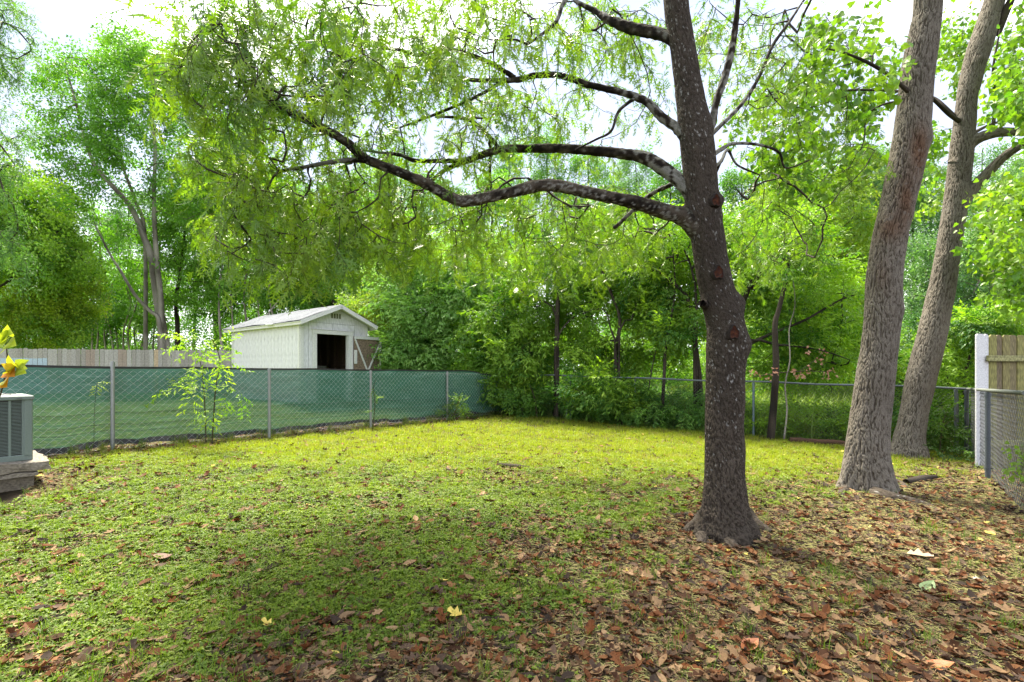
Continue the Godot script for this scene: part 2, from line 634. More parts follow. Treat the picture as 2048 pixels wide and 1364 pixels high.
# a tree of the woodland: trunk lines [[points], [radii]], goals for its foliage
func wood_tree(what: String, label: String, group: String, lines: Array, goals: Array, bark: int, leaf: String, per: int, size: Vector2, c1: Color, c2: Color, thin := 0.006, droop := 0.3, category := "tree") -> Node3D:
	var foot: Vector3 = lines[0][0][0]
	var o := thing(what, label, category, Vector3(foot.x, gy(foot.x, foot.z), foot.z), 0.0, group)
	var g := Grown.new()
	var mb := MB.new()
	for l in lines:
		var loc := []
		for q in l[0]:
			loc.append(q - o.position)
		bark_tube(mb, loc, l[1], 10 if l[1][0] > 0.06 else 7, 0.25, bark)
		skeleton(g, loc, l[1], 0.3)
	var gl := []
	for q in goals:
		gl.append(q - o.position)
	var cut := 0
	if lines[0][0].size() > 2:
		cut = int(curve(lines[0][0], 0.3)[0].size() * 0.3)
	grow(g, gl, 0.35, droop, cut)
	mb.col = Color(0.050, 0.040, 0.032) if bark != 4 else Color(0.17, 0.145, 0.115)
	twigs(mb, g, thin, 0.42, 4)
	part("trunk", mb.mesh(), leaf_mat["bark"], o)
	foliage(o, g, leaf, 3, per, size, c1, c2, leaf_mat["leaf"], 0.75, droop * 0.6)
	return o

# ---------------------------------------------------------------- the place

func sky_image() -> Image:
	var im := Image.create(768, 384, false, Image.FORMAT_RGBF)
	var f := FastNoiseLite.new()
	f.seed = 11
	f.frequency = 1.0
	f.fractal_octaves = 5
	for y in 384:
		var up := PI * (0.5 - (y + 0.5) / 384.0)
		for x in 768:
			var a := TAU * ((x + 0.5) / 768.0 - 0.5)
			var d := Vector3(sin(a) * cos(up), sin(up), -cos(a) * cos(up))
			var q := Vector3(d.x, d.y * 1.7, d.z) * 1.5
			var cl := smoothstep(-0.08, 0.30, f.get_noise_3dv(q + Vector3(2.35, 0.55, 0.2)))
			cl = maxf(cl, 1.0 - smoothstep(0.0, 0.34, d.y))
			var blue := Color(0.27, 0.315, 0.43).lerp(Color(0.40, 0.44, 0.53), 1.0 - smoothstep(0.0, 0.7, d.y))
			var c := blue.lerp(Color(1.03, 1.03, 1.06), cl)
			var lift := 1.0 + 0.25 * smoothstep(0.2, 1.0, d.y)
			im.set_pixel(x, y, Color(c.r * lift, c.g * lift, c.b * lift))
	return im

func _ready() -> void:
	rng.seed = 20240611
	nz.seed = 5
	nz.frequency = 0.1
	nz.fractal_octaves = 3
	nz2.seed = 9
	nz2.frequency = 0.1
	nz2.fractal_octaves = 2

	# camera: level, wide, its lens shifted up a little
	var cam := Camera3D.new()
	cam.name = "camera"
	add_child(cam)
	cam.position = Vector3(0, EYE, 0)
	var near := 0.1
	cam.set_frustum(2.0 * 682.0 / FL * near, Vector2(0, (HOR - 682.0) / FL * near), near, 900.0)
	cam.current = true

	# a bright sky of thin cloud, and a soft high sun from the left
	var e := Environment.new()
	e.background_mode = Environment.BG_SKY
	var sky := Sky.new()
	var pm := PanoramaSkyMaterial.new()
	pm.panorama = ImageTexture.create_from_image(sky_image())
	pm.energy_multiplier = 0.42
	sky.sky_material = pm
	e.sky = sky
	e.tonemap_mode = Environment.TONE_MAPPER_LINEAR
	e.tonemap_exposure = 7.4
	e.sdfgi_enabled = true
	e.ssao_enabled = true
	e.ssil_enabled = true
	var we := WorldEnvironment.new()
	we.name = "environment"
	we.environment = e
	add_child(we)
	var sun := DirectionalLight3D.new()
	sun.name = "sun"
	sun.light_energy = 1.0
	sun.light_angular_distance = 16.0
	sun.light_color = Color(1.0, 0.96, 0.88)
	sun.shadow_enabled = true
	add_child(sun)
	sun.look_at_from_position(Vector3(-3.5, 12.0, -6.0), Vector3.ZERO)

	leaf_mat["bark"] = vmat(0.9, 0.3)
	grain(leaf_mat["bark"], 0.02, 3.0, 6.0, 4, 0.35)
	leaf_mat["leaf"] = leafy("leaf", 0.5, Color(0.95, 1.0, 0.55))
	ground()
	fences()
	shed()
	air_conditioner()
	oak()
	cottonwoods()
	woodland()
	small_plants()
	lawn()

# ---------------------------------------------------------------- ground

func litter_share(x: float, d: float) -> float:   # 1 where fallen leaves and bare soil lie, 0 on the lawn
	var f := 0.0
	# the line from the lower middle of the picture to the far right corner
	var e := 0.0
	if x < 1.38:
		e = (x + 0.67) * 0.810 - (d - 2.02) * 0.587
	else:
		e = (x - 1.38) * 0.478 - (d - 4.85) * 0.878
	f = smoothstep(-1.1, 0.9, e + 1.2 * nz.get_noise_2d(x * 7.0, d * 7.0) + 0.8 * nz.get_noise_2d(x * 30.0, d * 30.0))
	var s := -((x + 5.89) * 0.787 - (d - 7.14) * 0.617)
	f = maxf(f, smoothstep(-0.75, -0.15, s + 0.5 * nz.get_noise_2d(x * 20.0, d * 20.0)))
	var b := (x + 0.2) * 0.563 + (d - 14.3) * 0.826
	f = maxf(f, smoothstep(-0.45, 0.0, b))
	var near := 1.0 - smoothstep(1.7, 2.7, d + 1.4 * nz.get_noise_2d(x * 16.0 + 50.0, d * 16.0))
	f = maxf(f, near * 0.55)
	f = maxf(f, (1.0 - smoothstep(0.4, 1.2, Vector2(x + 5.2, d - 5.0).length())) * 0.9)
	f = maxf(f, (1.0 - smoothstep(0.1, 0.8, Vector2((x + 0.0) * 0.6, d - 6.0).length() + 0.5 * nz.get_noise_2d(x * 25.0, d * 25.0))) * 0.55)
	return f

func ground() -> void:
	var xs := PackedFloat32Array([-420, -200, -100, -60, -40, -28, -20, -16])
	var v := -13.0
	while v < 13.01:
		xs.append(v)
		v += 0.13
	xs.append_array([16, 20, 28, 40, 60, 100, 200, 420])
	var zs := PackedFloat32Array([400, 100, 30, 10, 4])
	v = 1.0
	while v > -18.0:
		zs.append(v)
		v -= 0.13
	zs.append_array([-20, -23, -27, -33, -42, -60, -100, -200, -420])
	var mb := MB.new()
	var pos := PackedVector3Array()
	var col := PackedColorArray()
	for z in zs:
		for x in xs:
			pos.append(Vector3(x, gy(x, z), z))
			var f := litter_share(x, -z)
			var s := -((x + 5.89) * 0.787 - (-z - 7.14) * 0.617)
			var b := (x + 0.2) * 0.563 + (-z - 14.3) * 0.826
			var c := Color(0.060, 0.052, 0.021).lerp(Color(0.032, 0.022, 0.015), f)
			c = c.lerp(Color(0.20, 0.30, 0.035), maxf(smoothstep(0.5, 1.3, s), smoothstep(0.6, 3.0, b)))
			col.append(c)
	mb.sheet(pos, col, zs.size(), xs.size())
	# sheet() runs towards -z with x to the right, so its faces look up
	var m := vmat(0.95, 0.25)
	var im := Image.create(1024, 1024, false, Image.FORMAT_RGB8)
	var f := FastNoiseLite.new()
	f.seed = 3
	f.frequency = 0.012
	f.fractal_octaves = 5
	var f2 := FastNoiseLite.new()
	f2.seed = 4
	f2.frequency = 0.2
	for y in 1024:
		for x in 1024:
			var w := minf(1.0, minf(minf(x, y), minf(1023 - x, 1023 - y)) / 60.0)
			var g := 0.80 + (0.55 * f.get_noise_2d(x, y)) * w + 0.25 * f2.get_noise_2d(x, y)
			im.set_pixel(x, y, Color(clampf(g, 0.2, 1.0), clampf(g * 0.985, 0.2, 1.0), clampf(g * 0.96, 0.2, 1.0)))
	# crumbs, needles and straw of the soil
	for i in 9000:
		var p := Vector2(R(20, 1000), R(20, 1000))
		var a := R(0, PI)
		var l := R(2, 13)
		var t := R(0, 1)
		var c := Color(0.98, 0.93, 0.72) if t < 0.35 else (Color(0.85, 0.55, 0.36) if t < 0.6 else Color(0.36, 0.30, 0.27))
		for k in int(l):
			im.set_pixel(clampi(int(p.x + cos(a) * k), 0, 1023), clampi(int(p.y + sin(a) * k), 0, 1023), c)
	m.albedo_texture = ImageTexture.create_from_image(im)
	m.uv1_triplanar = true
	m.uv1_world_triplanar = true
	m.uv1_scale = Vector3.ONE * 0.62
	var bump: Image = im.duplicate()
	bump.bump_map_to_normal_map(3.0)
	m.normal_enabled = true
	m.normal_texture = ImageTexture.create_from_image(bump)
	var o := part("ground", mb.mesh(), m, self)
	o.set_meta("kind", "structure")

# ---------------------------------------------------------------- fences

func wire_mesh(a: Vector3, b: Vector3, h: float, cell: float, thick: float, tip := 0.025) -> Mesh:
	# diagonal wires between two foot points, following the ground, with twisted tips above
	var mb := MB.new()
	var d := Vector3(b.x - a.x, 0, b.z - a.z)
	var l := d.length()
	d /= l
	var nn := Vector3(-d.z, 0, d.x)
	var at := func(s: float, t: float) -> Vector3:
		var q := a + d * s
		return Vector3(q.x, gy(q.x, q.z) * (1.0 - t / h) + lerpf(a.y, b.y, s / l) * (t / h) + t, q.z)
	var count := int((l + h) / cell) + 1
	for dir in [1.0, -1.0]:
		for i in count:
			var s0 := i * cell - (h if dir > 0 else 0.0)
			var pts := PackedVector3Array()
			for k in 5:
				var t := 0.02 + (h - 0.02) * k / 4.0
				var s: float = s0 + dir * t
				if s < 0.0 or s > l:
					continue
				pts.append(at.call(s, t) + nn * 0.0022 * dir)
			if pts.size() < 2:
				continue
			var u := (pts[-1] - pts[-2]).normalized()
			if pts[-1].y > minf(a.y, b.y) + h * 0.9:
				pts.append(pts[-1] + u * tip)
			var r := PackedFloat32Array()
			for k in pts.size():
				r.append(thick)
			mb.tube(pts, r, 3)
	return mb.mesh()

func post_mesh(h: float, r: float, dome: bool) -> Mesh:
	var mb := MB.new()
	var p := PackedVector3Array([Vector3(0, -0.1, 0), Vector3(0, h - 0.03, 0)])
	var rr := PackedFloat32Array([r, r])
	mb.tube(p, rr, 14, true)
	return mb.mesh()

func cap_mesh(r: float) -> Mesh:
	var mb := MB.new()
	mb.tube(PackedVector3Array([Vector3(0, -0.045, 0), Vector3(0, -0.002, 0), Vector3(0, 0.003, 0), Vector3(0, 0.015, 0), Vector3(0, 0.024, 0)]), PackedFloat32Array([r * 1.22, r * 1.22, r * 1.15, r * 0.8, 0.001]), 14)
	return mb.mesh()

func add_post(parent: Node, at: Vector3, h: float, r: float, metal: Material, bands: Array, toward: Vector3) -> void:
	var p := part("post", post_mesh(h, r, true), metal, parent)
	p.position = at
	var c := part("cap", cap_mesh(r), metal, p)
	c.position = Vector3(0, h - 0.02, 0)
	for b in bands:
		var mb := MB.new()
		mb.tube(PackedVector3Array([Vector3(0, b - 0.009, 0), Vector3(0, b + 0.009, 0)]), PackedFloat32Array([r + 0.004, r + 0.004]), 12, true)
		mb.box(toward * (r + 0.014) + Vector3(0, b, 0), Vector3(0.02, 0.012, 0.02))
		part("tie_band", mb.mesh(), metal, p)

func fences() -> void:
	var zinc := grain(mat(Color(0.36, 0.38, 0.39), 0.45, 0.6), 0.05, 4.0, 1.5, 3, 0.3)
	var wire := mat(Color(0.52, 0.54, 0.54), 0.4, 0.5)
	var dull := grain(mat(Color(0.17, 0.20, 0.22), 0.55, 0.35), 0.05, 4.0, 1.5, 3, 0.35)
	var dull_wire := mat(Color(0.12, 0.13, 0.125), 0.55, 0.4)
	# ---- the screened fence on the left
	var run := Vector3(0.617, 0, -0.787)
	var a0 := Vector3(-5.89, 0, -7.14) - run * 3.1
	var e0 := Vector3(-0.2, 0, -14.3)
	var o := thing("chain_link_fence", "galvanised chain link fence carrying the green privacy screen", "fence")
	a0.y = gy(a0.x, a0.z)
	e0.y = gy(e0.x, e0.z)
	part("wire_mesh", wire_mesh(a0, e0, 1.2, 0.104, 0.0015), wire, o, true)
	for q in [Vector2(-5.89, 7.14), Vector2(-4.33, 8.62), Vector2(-3.02, 10.3), Vector2(-1.69, 12.5)]:
		var at := G(q.x, -q.y) + Vector3(0.787, 0, 0.617) * 0.035
		add_post(o, at, 1.31 if q.x < -5.0 else 1.24, 0.026, zinc, [0.25, 0.62, 1.0], Vector3(-0.787, 0, -0.617))
	var mb := MB.new()
	for t in [0.05]:
		mb.tube(PackedVector3Array([a0 + Vector3(0, t, 0), (a0 + e0) * 0.5 + Vector3(0, t, 0) + Vector3(0, 0.03, 0), e0 + Vector3(0, t, 0)]), PackedFloat32Array([0.003, 0.003, 0.003]), 4)
	part("tension_wire", mb.mesh(), wire, o)
	# ---- the green cloth
	var sc := thing("privacy_screen", "green woven privacy screen with black hems tied to the chain link fence", "privacy screen")
	var away := Vector3(-0.787, 0, -0.617)   # to the far side of the fence
	var l := Vector2(e0.x - a0.x, e0.z - a0.z).length()
	var cols := 260
	var rows := 26
	var pos := PackedVector3Array()
	var uvs := PackedVector2Array()
	var top_line := PackedVector3Array()
	var hem := PackedVector3Array()
	var hem2 := PackedVector3Array()
	for i in rows:
		for k in cols:
			var s := l * k / (cols - 1.0)
			var q := a0 + run * s
			var g := gy(q.x, q.z)
			var low := 0.02 + 0.02 * sin(s * 1.9 + 0.7) + 0.05 * nz.get_noise_1d(s * 12.0)
			var high := 1.175 - 0.10 * smoothstep(l - 1.5, l - 0.6, s) - 0.012 * absf(sin(s * PI / 2.1)) + lerpf(a0.y, e0.y, s / l) - g
			var t := lerpf(high, low, i / (rows - 1.0))
			var bulge := 0.014 + 0.03 * absf(nz.get_noise_2d(s * 9.0, t * 22.0)) + 0.02 * (0.5 + 0.5 * sin(t * 40.0 + 2.0 * nz.get_noise_1d(s * 4.0))) * smoothstep(0.7, 0.2, t)
			pos.append(q + Vector3(0, g + t, 0) + away * bulge)
			uvs.append(Vector2(s / l * 4.0, i / (rows - 1.0)))
			if i == 0:
				hem.append(pos[-1] + Vector3(0, 0.012, 0) - away * 0.004)
				hem.append(pos[-1] + Vector3(0, -0.020, 0) - away * 0.005)
			if i == rows - 1:
				var roll := 0.05 + 0.06 * absf(nz.get_noise_1d(s * 16.0 + 90.0)) * (1.0 if s < 5.5 else 0.3)
				hem2.append(pos[-1] + Vector3(0, 0.01, 0) - away * 0.006)
				hem2.append(pos[-1] + Vector3(0, -roll, 0) - away * (0.05 + 0.06 * nz.get_noise_1d(s * 20.0 + 50.0)))
	mb = MB.new()
	mb.sheet(pos, PackedColorArray(), rows, cols, false, uvs)
	var cloth := mat(Color(1, 1, 1), 0.75)
	cloth.transparency = BaseMaterial3D.TRANSPARENCY_ALPHA
	cloth.cull_mode = BaseMaterial3D.CULL_DISABLED
	var im := Image.create(512, 512, false, Image.FORMAT_RGBA8)
	for y in 512:
		var v := y / 511.0
		var streak := nz.get_noise_2d(3.0, y * 1.4) + 0.7 * nz2.get_noise_2d(9.0, y * 4.0)
		for x in 512:
			var fade := nz.get_noise_2d(x * 0.10 * 1.0 + 30.0, y * 0.35)
			var thread := 0.035 * (1.0 if (y % 3) == 0 else -0.5) + 0.02 * (1.0 if (x % 4) == 0 else -0.3)
			var c := Color(0.024, 0.118, 0.080).lerp(Color(0.078, 0.205, 0.140), clampf(0.25 + 0.5 * streak + 0.35 * fade, 0.0, 1.0))
			c = c.lerp(Color(0.20, 0.31, 0.29), smoothstep(0.38, 0.6, fade) * 0.35)
			var al := clampf(0.90 + thread - 0.08 * streak, 0.7, 0.97)
			for band in [0.62, 0.78, 0.87]:
				if absf(v - band - 0.012 * sin(x * TAU / 512.0)) < 0.006:
					al = 0.95
					c = c * 0.55
			c = c.linear_to_srgb()
			c.a = al
			im.set_pixel(x, y, c)
	cloth.albedo_texture = ImageTexture.create_from_image(im)
	part("cloth", mb.mesh(), cloth, sc)
	var black := mat(Color(0.012, 0.012, 0.013), 0.7)
	for h in [hem, hem2]:
		mb = MB.new()
		mb.sheet(h, PackedColorArray(), cols, 2)
		part("hem", mb.mesh(), black, sc)
	# ---- the back fence, with a top rail
	var f0 := Vector3(8.14, 0, -8.62)
	o = thing("back_chain_link_fence", "weathered chain link fence with a top rail along the woodland", "fence")
	e0.y = gy(e0.x, e0.z)
	f0.y = gy(f0.x, f0.z)
	part("wire_mesh", wire_mesh(e0, f0, 1.17, 0.075, 0.0013, 0.0), dull_wire, o, true)
	mb = MB.new()
	var line := PackedVector3Array()
	var rr := PackedFloat32Array()
	for k in 14:
		var q := e0.lerp(f0, k / 13.0)
		line.append(q + Vector3(0, 1.19 - 0.012 * sin(k * 2.0), 0))
		rr.append(0.021)
	mb.tube(line, rr, 12, true)
	part("top_rail", mb.mesh(), dull, o)
	var along := (f0 - e0).normalized()
	var turn_in := Vector3(-0.563, 0, 0.826)
	for q in [0.0, 2.05, 2.17, 3.95, 6.62, 9.9]:
		var at: Vector3 = e0 + along * q
		at.y = gy(at.x, at.z)
		add_post(o, at - turn_in * 0.0 + turn_in * 0.03, 1.17, 0.024 if q > 0.0 else 0.032, dull if q < 6.0 or q > 7.0 else grain(mat(Color(0.20, 0.28, 0.34), 0.5, 0.35), 0.05, 4.0, 1.5), [0.4, 0.85] if q > 0.0 else [0.2, 0.6, 1.0], turn_in * -1.0)
	# ---- the right-hand fence
	o = thing("right_chain_link_fence", "grey chain link fence with a lichened top rail before the mossy boards", "fence")
	var run3 := Vector3(-0.627, 0, 0.779)
	var g0 := f0 + run3 * 5.2
	g0.y = gy(g0.x, g0.z)
	part("wire_mesh", wire_mesh(f0, g0, 1.17, 0.10, 0.0027, 0.02), mat(Color(0.085, 0.092, 0.097), 0.5, 0.4), o, true)
	mb = MB.new()
	line = PackedVector3Array()
	rr = PackedFloat32Array()
	for k in 24:
		line.append(f0.lerp(g0, k / 23.0) + Vector3(0, 1.185, 0) + Vector3(0.779, 0, 0.627) * -0.03)
		rr.append(0.023 + 0.0015 * sin(k * 5.0))
	mb.tube(line, rr, 12, true)
	part("top_rail", mb.mesh(), grain(mat(Color(0.24, 0.27, 0.24), 0.7, 0.2), 0.06, 5.0, 4.0, 4, 0.6), o)
	for q in [0.02, 2.76]:
		var at: Vector3 = f0 + run3 * q + Vector3(-0.779, 0, -0.627) * 0.045
		at.y = gy(at.x, at.z)
		add_post(o, at, 1.17, 0.034 if q < 1.0 else 0.030, grain(mat(Color(0.13, 0.155, 0.185), 0.5, 0.3), 0.05, 4.0, 1.5), [0.15, 0.56, 1.0], Vector3(0.779, 0, 0.627))
	# a tension bar beside the corner post
	mb = MB.new()
	mb.box(Vector3(0, 0.55, 0), Vector3(0.02, 1.1, 0.005))
	var bar := part("tension_bar", mb.mesh(), dull, o)
	bar.position = f0 - along * 0.16 + turn_in * 0.02
	# ---- weathered pickets behind the screened fence
	o = thing("picket_fence", "weathered grey privacy fence of dog-eared pickets left of the shed", "fence")
	var p0 := P(-60, 740, 17.9)
	var dir := Vector3(0.969, 0, -0.248)
	var wood: Array[StandardMaterial3D] = []
	for c in [Color(0.49, 0.465, 0.435), Color(0.53, 0.505, 0.475), Color(0.43, 0.40, 0.365), Color(0.50, 0.47, 0.425), Color(0.57, 0.545, 0.51), Color(0.46, 0.37, 0.31), Color(0.66, 0.50, 0.34)]:
		wood.append(grain(mat(c, 0.9), 0.02, 2.0, 3.0, 4, 0.42))
		wood[-1].uv1_scale = Vector3(5.0, 0.9, 5.0)
	var kinds: Array[Mesh] = []
	for k in 4:
		mb = MB.new()
		var w := [0.146, 0.148, 0.142, 0.146]
		picket(mb, w[k], 1.83 + 0.008 * k, 0.017)
		kinds.append(mb.mesh())
	var ax := Basis(dir, Vector3.UP, Vector3(0.248, 0, 0.969))
	var blue := grain(mat(Color(0.52, 0.66, 0.78), 0.8), 0.03, 2.0, 2.0, 4, 0.35)
	for i in 76:
		var q := p0 + dir * (i * 0.153)
		q.y = 0.27 + R(-0.008, 0.008)
		var wk := rng.randi() % 5
		if i in [24, 25, 31, 32]:
			wk = 5
		if i == 39:
			wk = 6
		var pk := part("picket", kinds[i % 4], wood[wk], o)
		pk.transform = Transform3D(ax * Basis(Vector3(0, 0, 1), R(-0.006, 0.006)), q + Vector3(0.248, 0, 0.969) * R(-0.003, 0.003))
		if i < 16:
			mb = MB.new()
			mb.box(Vector3(0, 0.75, 0.012), Vector3(0.14, 1.45, 0.004))
			part("paint_patch", mb.mesh(), blue, pk)
	for t in [0.35, 1.0, 1.6]:
		mb = MB.new()
		mb.box(Vector3(38 * 0.153, t + 0.27, -0.032), Vector3(76 * 0.153, 0.085, 0.036), Basis.IDENTITY, 0.004)
		var r := part("rail", mb.mesh(), wood[2], o)
		r.transform = Transform3D(ax, Vector3(p0.x, 0, p0.z))
	# ---- mossy boards on the right
	o = thing("mossy_wood_fence", "mossy wooden privacy fence with two white end boards on the right", "fence")
	var b0 := P(1951, 740, 7.5)
	var bdir := Vector3(0.985, 0, -0.17)
	var bx := Basis(bdir, Vector3.UP, Vector3(0.17, 0, 0.985))
	var white := grain(mat(Color(0.74, 0.75, 0.78), 0.7), 0.03, 2.0, 2.5, 4, 0.22)
	var gx := gy(b0.x, b0.z)
	var s := 0.0
	var spread := [0.165, 0.09, 0.14, 0.115, 0.14, 0.14, 0.14, 0.14, 0.14, 0.14, 0.14, 0.14]
	var moss: Array[StandardMaterial3D] = []
	for c in [Color(0.36, 0.32, 0.125), Color(0.32, 0.27, 0.135), Color(0.40, 0.38, 0.125), Color(0.27, 0.215, 0.125)]:
		moss.append(grain(mat(c, 0.9), 0.02, 2.0, 4.0, 4, 0.55))
		moss[-1].uv1_scale = Vector3(6.0, 0.7, 6.0)
	for i in spread.size():
		var w: float = spread[i]
		mb = MB.new()
		picket(mb, w - 0.006, 2.03 if i < 2 else 2.02, 0.018)
		var pk := part("board", mb.mesh(), white if i < 2 else moss[i % 4], o)
		if i < 2:
			pk.set_meta("label", "white painted end board")
		pk.transform = Transform3D(bx, Vector3(b0.x, gx + 0.02, b0.z) + bdir * (s + w * 0.5) + bx.z * (0.0 if i == 0 else -0.012 * (i % 2)))
		s += w
	for t in [1.67, 0.35]:
		mb = MB.new()
		mb.box(Vector3(0.165 + 0.75, t, 0.045), Vector3(1.5, 0.092, 0.042), Basis.IDENTITY, 0.005)
		var r := part("rail", mb.mesh(), grain(mat(Color(0.44, 0.43, 0.19), 0.9), 0.02, 2.0, 4.0, 4, 0.5), o)
		r.transform = Transform3D(bx, Vector3(b0.x, gx, b0.z))

func picket(mb: MB, w: float, h: float, th: float) -> void:   # a board with its top corners cut, front towards +z
	var cut := 0.028
	var o := [Vector2(-w / 2, -0.05), Vector2(w / 2, -0.05), Vector2(w / 2, h - cut), Vector2(w / 2 - cut, h), Vector2(-w / 2 + cut, h), Vector2(-w / 2, h - cut)]
	for s in [1.0, -1.0]:
		var q: Array[Vector3] = []
		for p in o:
			q.append(Vector3(p.x, p.y, s * th / 2))
		mb.out_quad(q[0], q[1], q[2], q[5], Vector3(0, 0, s))
		mb.out_quad(q[5], q[2], q[3], q[4], Vector3(0, 0, s))
	for i in o.size():
		var p: Vector2 = o[i]
		var r: Vector2 = o[(i + 1) % o.size()]
		var m := (p + r) * 0.5 - Vector2(0, h * 0.5)
		mb.out_quad(Vector3(p.x, p.y, -th / 2), Vector3(r.x, r.y, -th / 2), Vector3(r.x, r.y, th / 2), Vector3(p.x, p.y, th / 2), Vector3(m.x, m.y * w / h, 0))

# ---------------------------------------------------------------- the shed

func shed() -> void:
	var u := Vector3(0.617, 0, -0.787)     # along the front
	var b := Vector3(-0.796, 0, -0.605)    # along the side, away
	b = (b - u * b.dot(u)).normalized()
	var at := P(600, 740, 13.5)
	at.y = 0.24
	var o := thing("garden_shed", "white wooden shed with a grey gable roof and its door open", "shed", at)
	o.basis = Basis(u, Vector3.UP, -b)     # local: x along the front, y up, -z back
	var w := 2.2
	var l := 4.37
	var h := 2.42
	var pitch := 0.436
	var white := grain(vmat(0.75, 0.3), 0.02, 1.6, 2.0, 5, 0.24)
	white.albedo_color = Color(0.70, 0.69, 0.74).linear_to_srgb()
	white.vertex_color_use_as_albedo = false
	white.uv1_scale = Vector3(3, 0.5, 3)
	var trim := grain(mat(Color(0.68, 0.67, 0.67), 0.7), 0.03, 2.0, 2.5, 4, 0.22)
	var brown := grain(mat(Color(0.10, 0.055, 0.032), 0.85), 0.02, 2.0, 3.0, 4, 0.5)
	# walls of grooved siding: boards with recessed joints before an inner skin
	for side in 2:
		var n := 21
		for i in n:
			var mb := MB.new()
			var z0 := -l * i / n
			mb.box(Vector3(0.012 if side == 0 else w - 0.012, h * 0.5, z0 - l / n * 0.5), Vector3(0.024, h, l / n - 0.008), Basis.IDENTITY, 0.003)
			part("siding_board", mb.mesh(), white, o)
		var mb2 := MB.new()
		mb2.box(Vector3(0.034 if side == 0 else w - 0.034, h * 0.5, -l * 0.5), Vector3(0.018, h, l))
		part("inner_wall", mb2.mesh(), brown, o)
	var mb := MB.new()
	mb.box(Vector3(w * 0.5, h * 0.5, -l + 0.02), Vector3(w - 0.05, h, 0.03))
	part("back_wall", mb.mesh(), brown, o)
	mb = MB.new()
	mb.box(Vector3(w * 0.5, 0.03, -l * 0.5), Vector3(w - 0.09, 0.05, l - 0.05))
	part("floor", mb.mesh(), brown, o)
	# front: boards left and right of the opening, header, gable
	var o0 := 0.49
	var o1 := 1.52
	var top := 2.10
	for seg in [[0.025, 0.245, 0.0, h], [0.25, o0, 0.0, h], [o1, 1.74, 0.0, h], [1.745, 1.965, 0.0, h], [1.97, w - 0.025, 0.0, h], [o0, 1.0, top, h], [1.005, o1, top, h]]:
		mb = MB.new()
		mb.box(Vector3((seg[0] + seg[1]) * 0.5, (seg[2] + seg[3]) * 0.5, -0.012), Vector3(seg[1] - seg[0] - 0.004, seg[3] - seg[2], 0.024), Basis.IDENTITY, 0.003)
		part("siding_board", mb.mesh(), white, o)
	mb = MB.new()
	var rise := w * 0.5 * pitch
	for s in [0.004, -0.022]:
		var a := Vector3(0.0, h + 0.006, s)
		var c := Vector3(w, h + 0.006, s)
		var d := Vector3(w * 0.5, h + rise, s)
		if s > 0.0:
			mb.tri(a, d, c)
		else:
			mb.tri(a, c, d)
	part("gable", mb.mesh(), white, o)
	# gable vent of four openings
	mb = MB.new()
	mb.box(Vector3(w * 0.5, h + 0.235, 0.009), Vector3(0.34, 0.15, 0.006))
	var vent := part("gable_vent", mb.mesh(), mat(Color(0.10, 0.10, 0.06), 0.9), o)
	for i in 5:
		mb = MB.new()
		mb.box(Vector3(w * 0.5 - 0.17 + 0.085 * i, h + 0.235, 0.016), Vector3(0.016, 0.165, 0.012))
		part("vent_bar", mb.mesh(), trim, vent)
	for t in [0.155, 0.315]:
		mb = MB.new()
		mb.box(Vector3(w * 0.5, h + t, 0.016), Vector3(0.324, 0.014, 0.012))
		part("vent_bar", mb.mesh(), trim, vent)
	# corner boards, casings
	for q in [[Vector3(0.05, h * 0.5, 0.013), Vector3(0.10, h, 0.022)], [Vector3(-0.011, h * 0.5, -0.045), Vector3(0.02, h, 0.09)], [Vector3(w - 0.05, h * 0.5, 0.013), Vector3(0.10, h, 0.022)], [Vector3(-0.011, h * 0.5, -l + 0.04), Vector3(0.02, h, 0.08)]]:
		mb = MB.new()
		mb.box(q[0], q[1], Basis.IDENTITY, 0.003)
		part("corner_board", mb.mesh(), trim, o)
	for q in [[Vector3(o0 - 0.065, top * 0.5, 0.014), Vector3(0.13, top, 0.024)], [Vector3(o1 + 0.075, top * 0.5, 0.014), Vector3(0.15, top, 0.024)], [Vector3((o0 + o1) * 0.5 + 0.01, top + 0.06, 0.016), Vector3(o1 - o0 + 0.30, 0.115, 0.028)], [Vector3((o0 + o1) * 0.5 + 0.01, top + 0.125, 0.025), Vector3(o1 - o0 + 0.36, 0.012, 0.046)], [Vector3(o1 - 0.012, top * 0.5, -0.05), Vector3(0.02, top, 0.10)], [Vector3(o0 + 0.012, top * 0.5, -0.05), Vector3(0.02, top, 0.10)]]:
		mb = MB.new()
		mb.box(q[0], q[1], Basis.IDENTITY, 0.003)
		part("door_casing", mb.mesh(), trim, o)
	# studs and a shelf inside
	for i in 9:
		mb = MB.new()
		mb.box(Vector3(w - 0.09, h * 0.5, -0.3 - 0.45 * i), Vector3(0.09, h, 0.04))
		part("stud", mb.mesh(), brown, o)
	for i in 4:
		mb = MB.new()
		mb.box(Vector3(0.35 + 0.5 * i, h * 0.5, -l + 0.08), Vector3(0.04, h, 0.09))
		part("stud", mb.mesh(), brown, o)
	mb = MB.new()
	mb.box(Vector3(w - 0.11, 1.22, -l * 0.5), Vector3(0.09, 0.04, l - 0.3))
	part("wall_plate", mb.mesh(), brown, o)
	for q in [[1.78, 0.75, -1.9, 0.36], [1.35, 0.85, -3.6, 0.4]]:
		mb = MB.new()
		mb.box(Vector3(q[0], q[1], q[2]), Vector3(q[3], 0.9, 0.03), Basis(Vector3.UP, 0.2), 0.01)
		part("leaning_panel", mb.mesh(), grain(mat(Color(0.45, 0.44, 0.42), 0.8), 0.03, 2.0, 2.0), o)
	# roof: two slopes of shingle courses with a sagging left edge
	var slope := Vector2(1.0, pitch).normalized()
	var half := (w * 0.5 + 0.17)
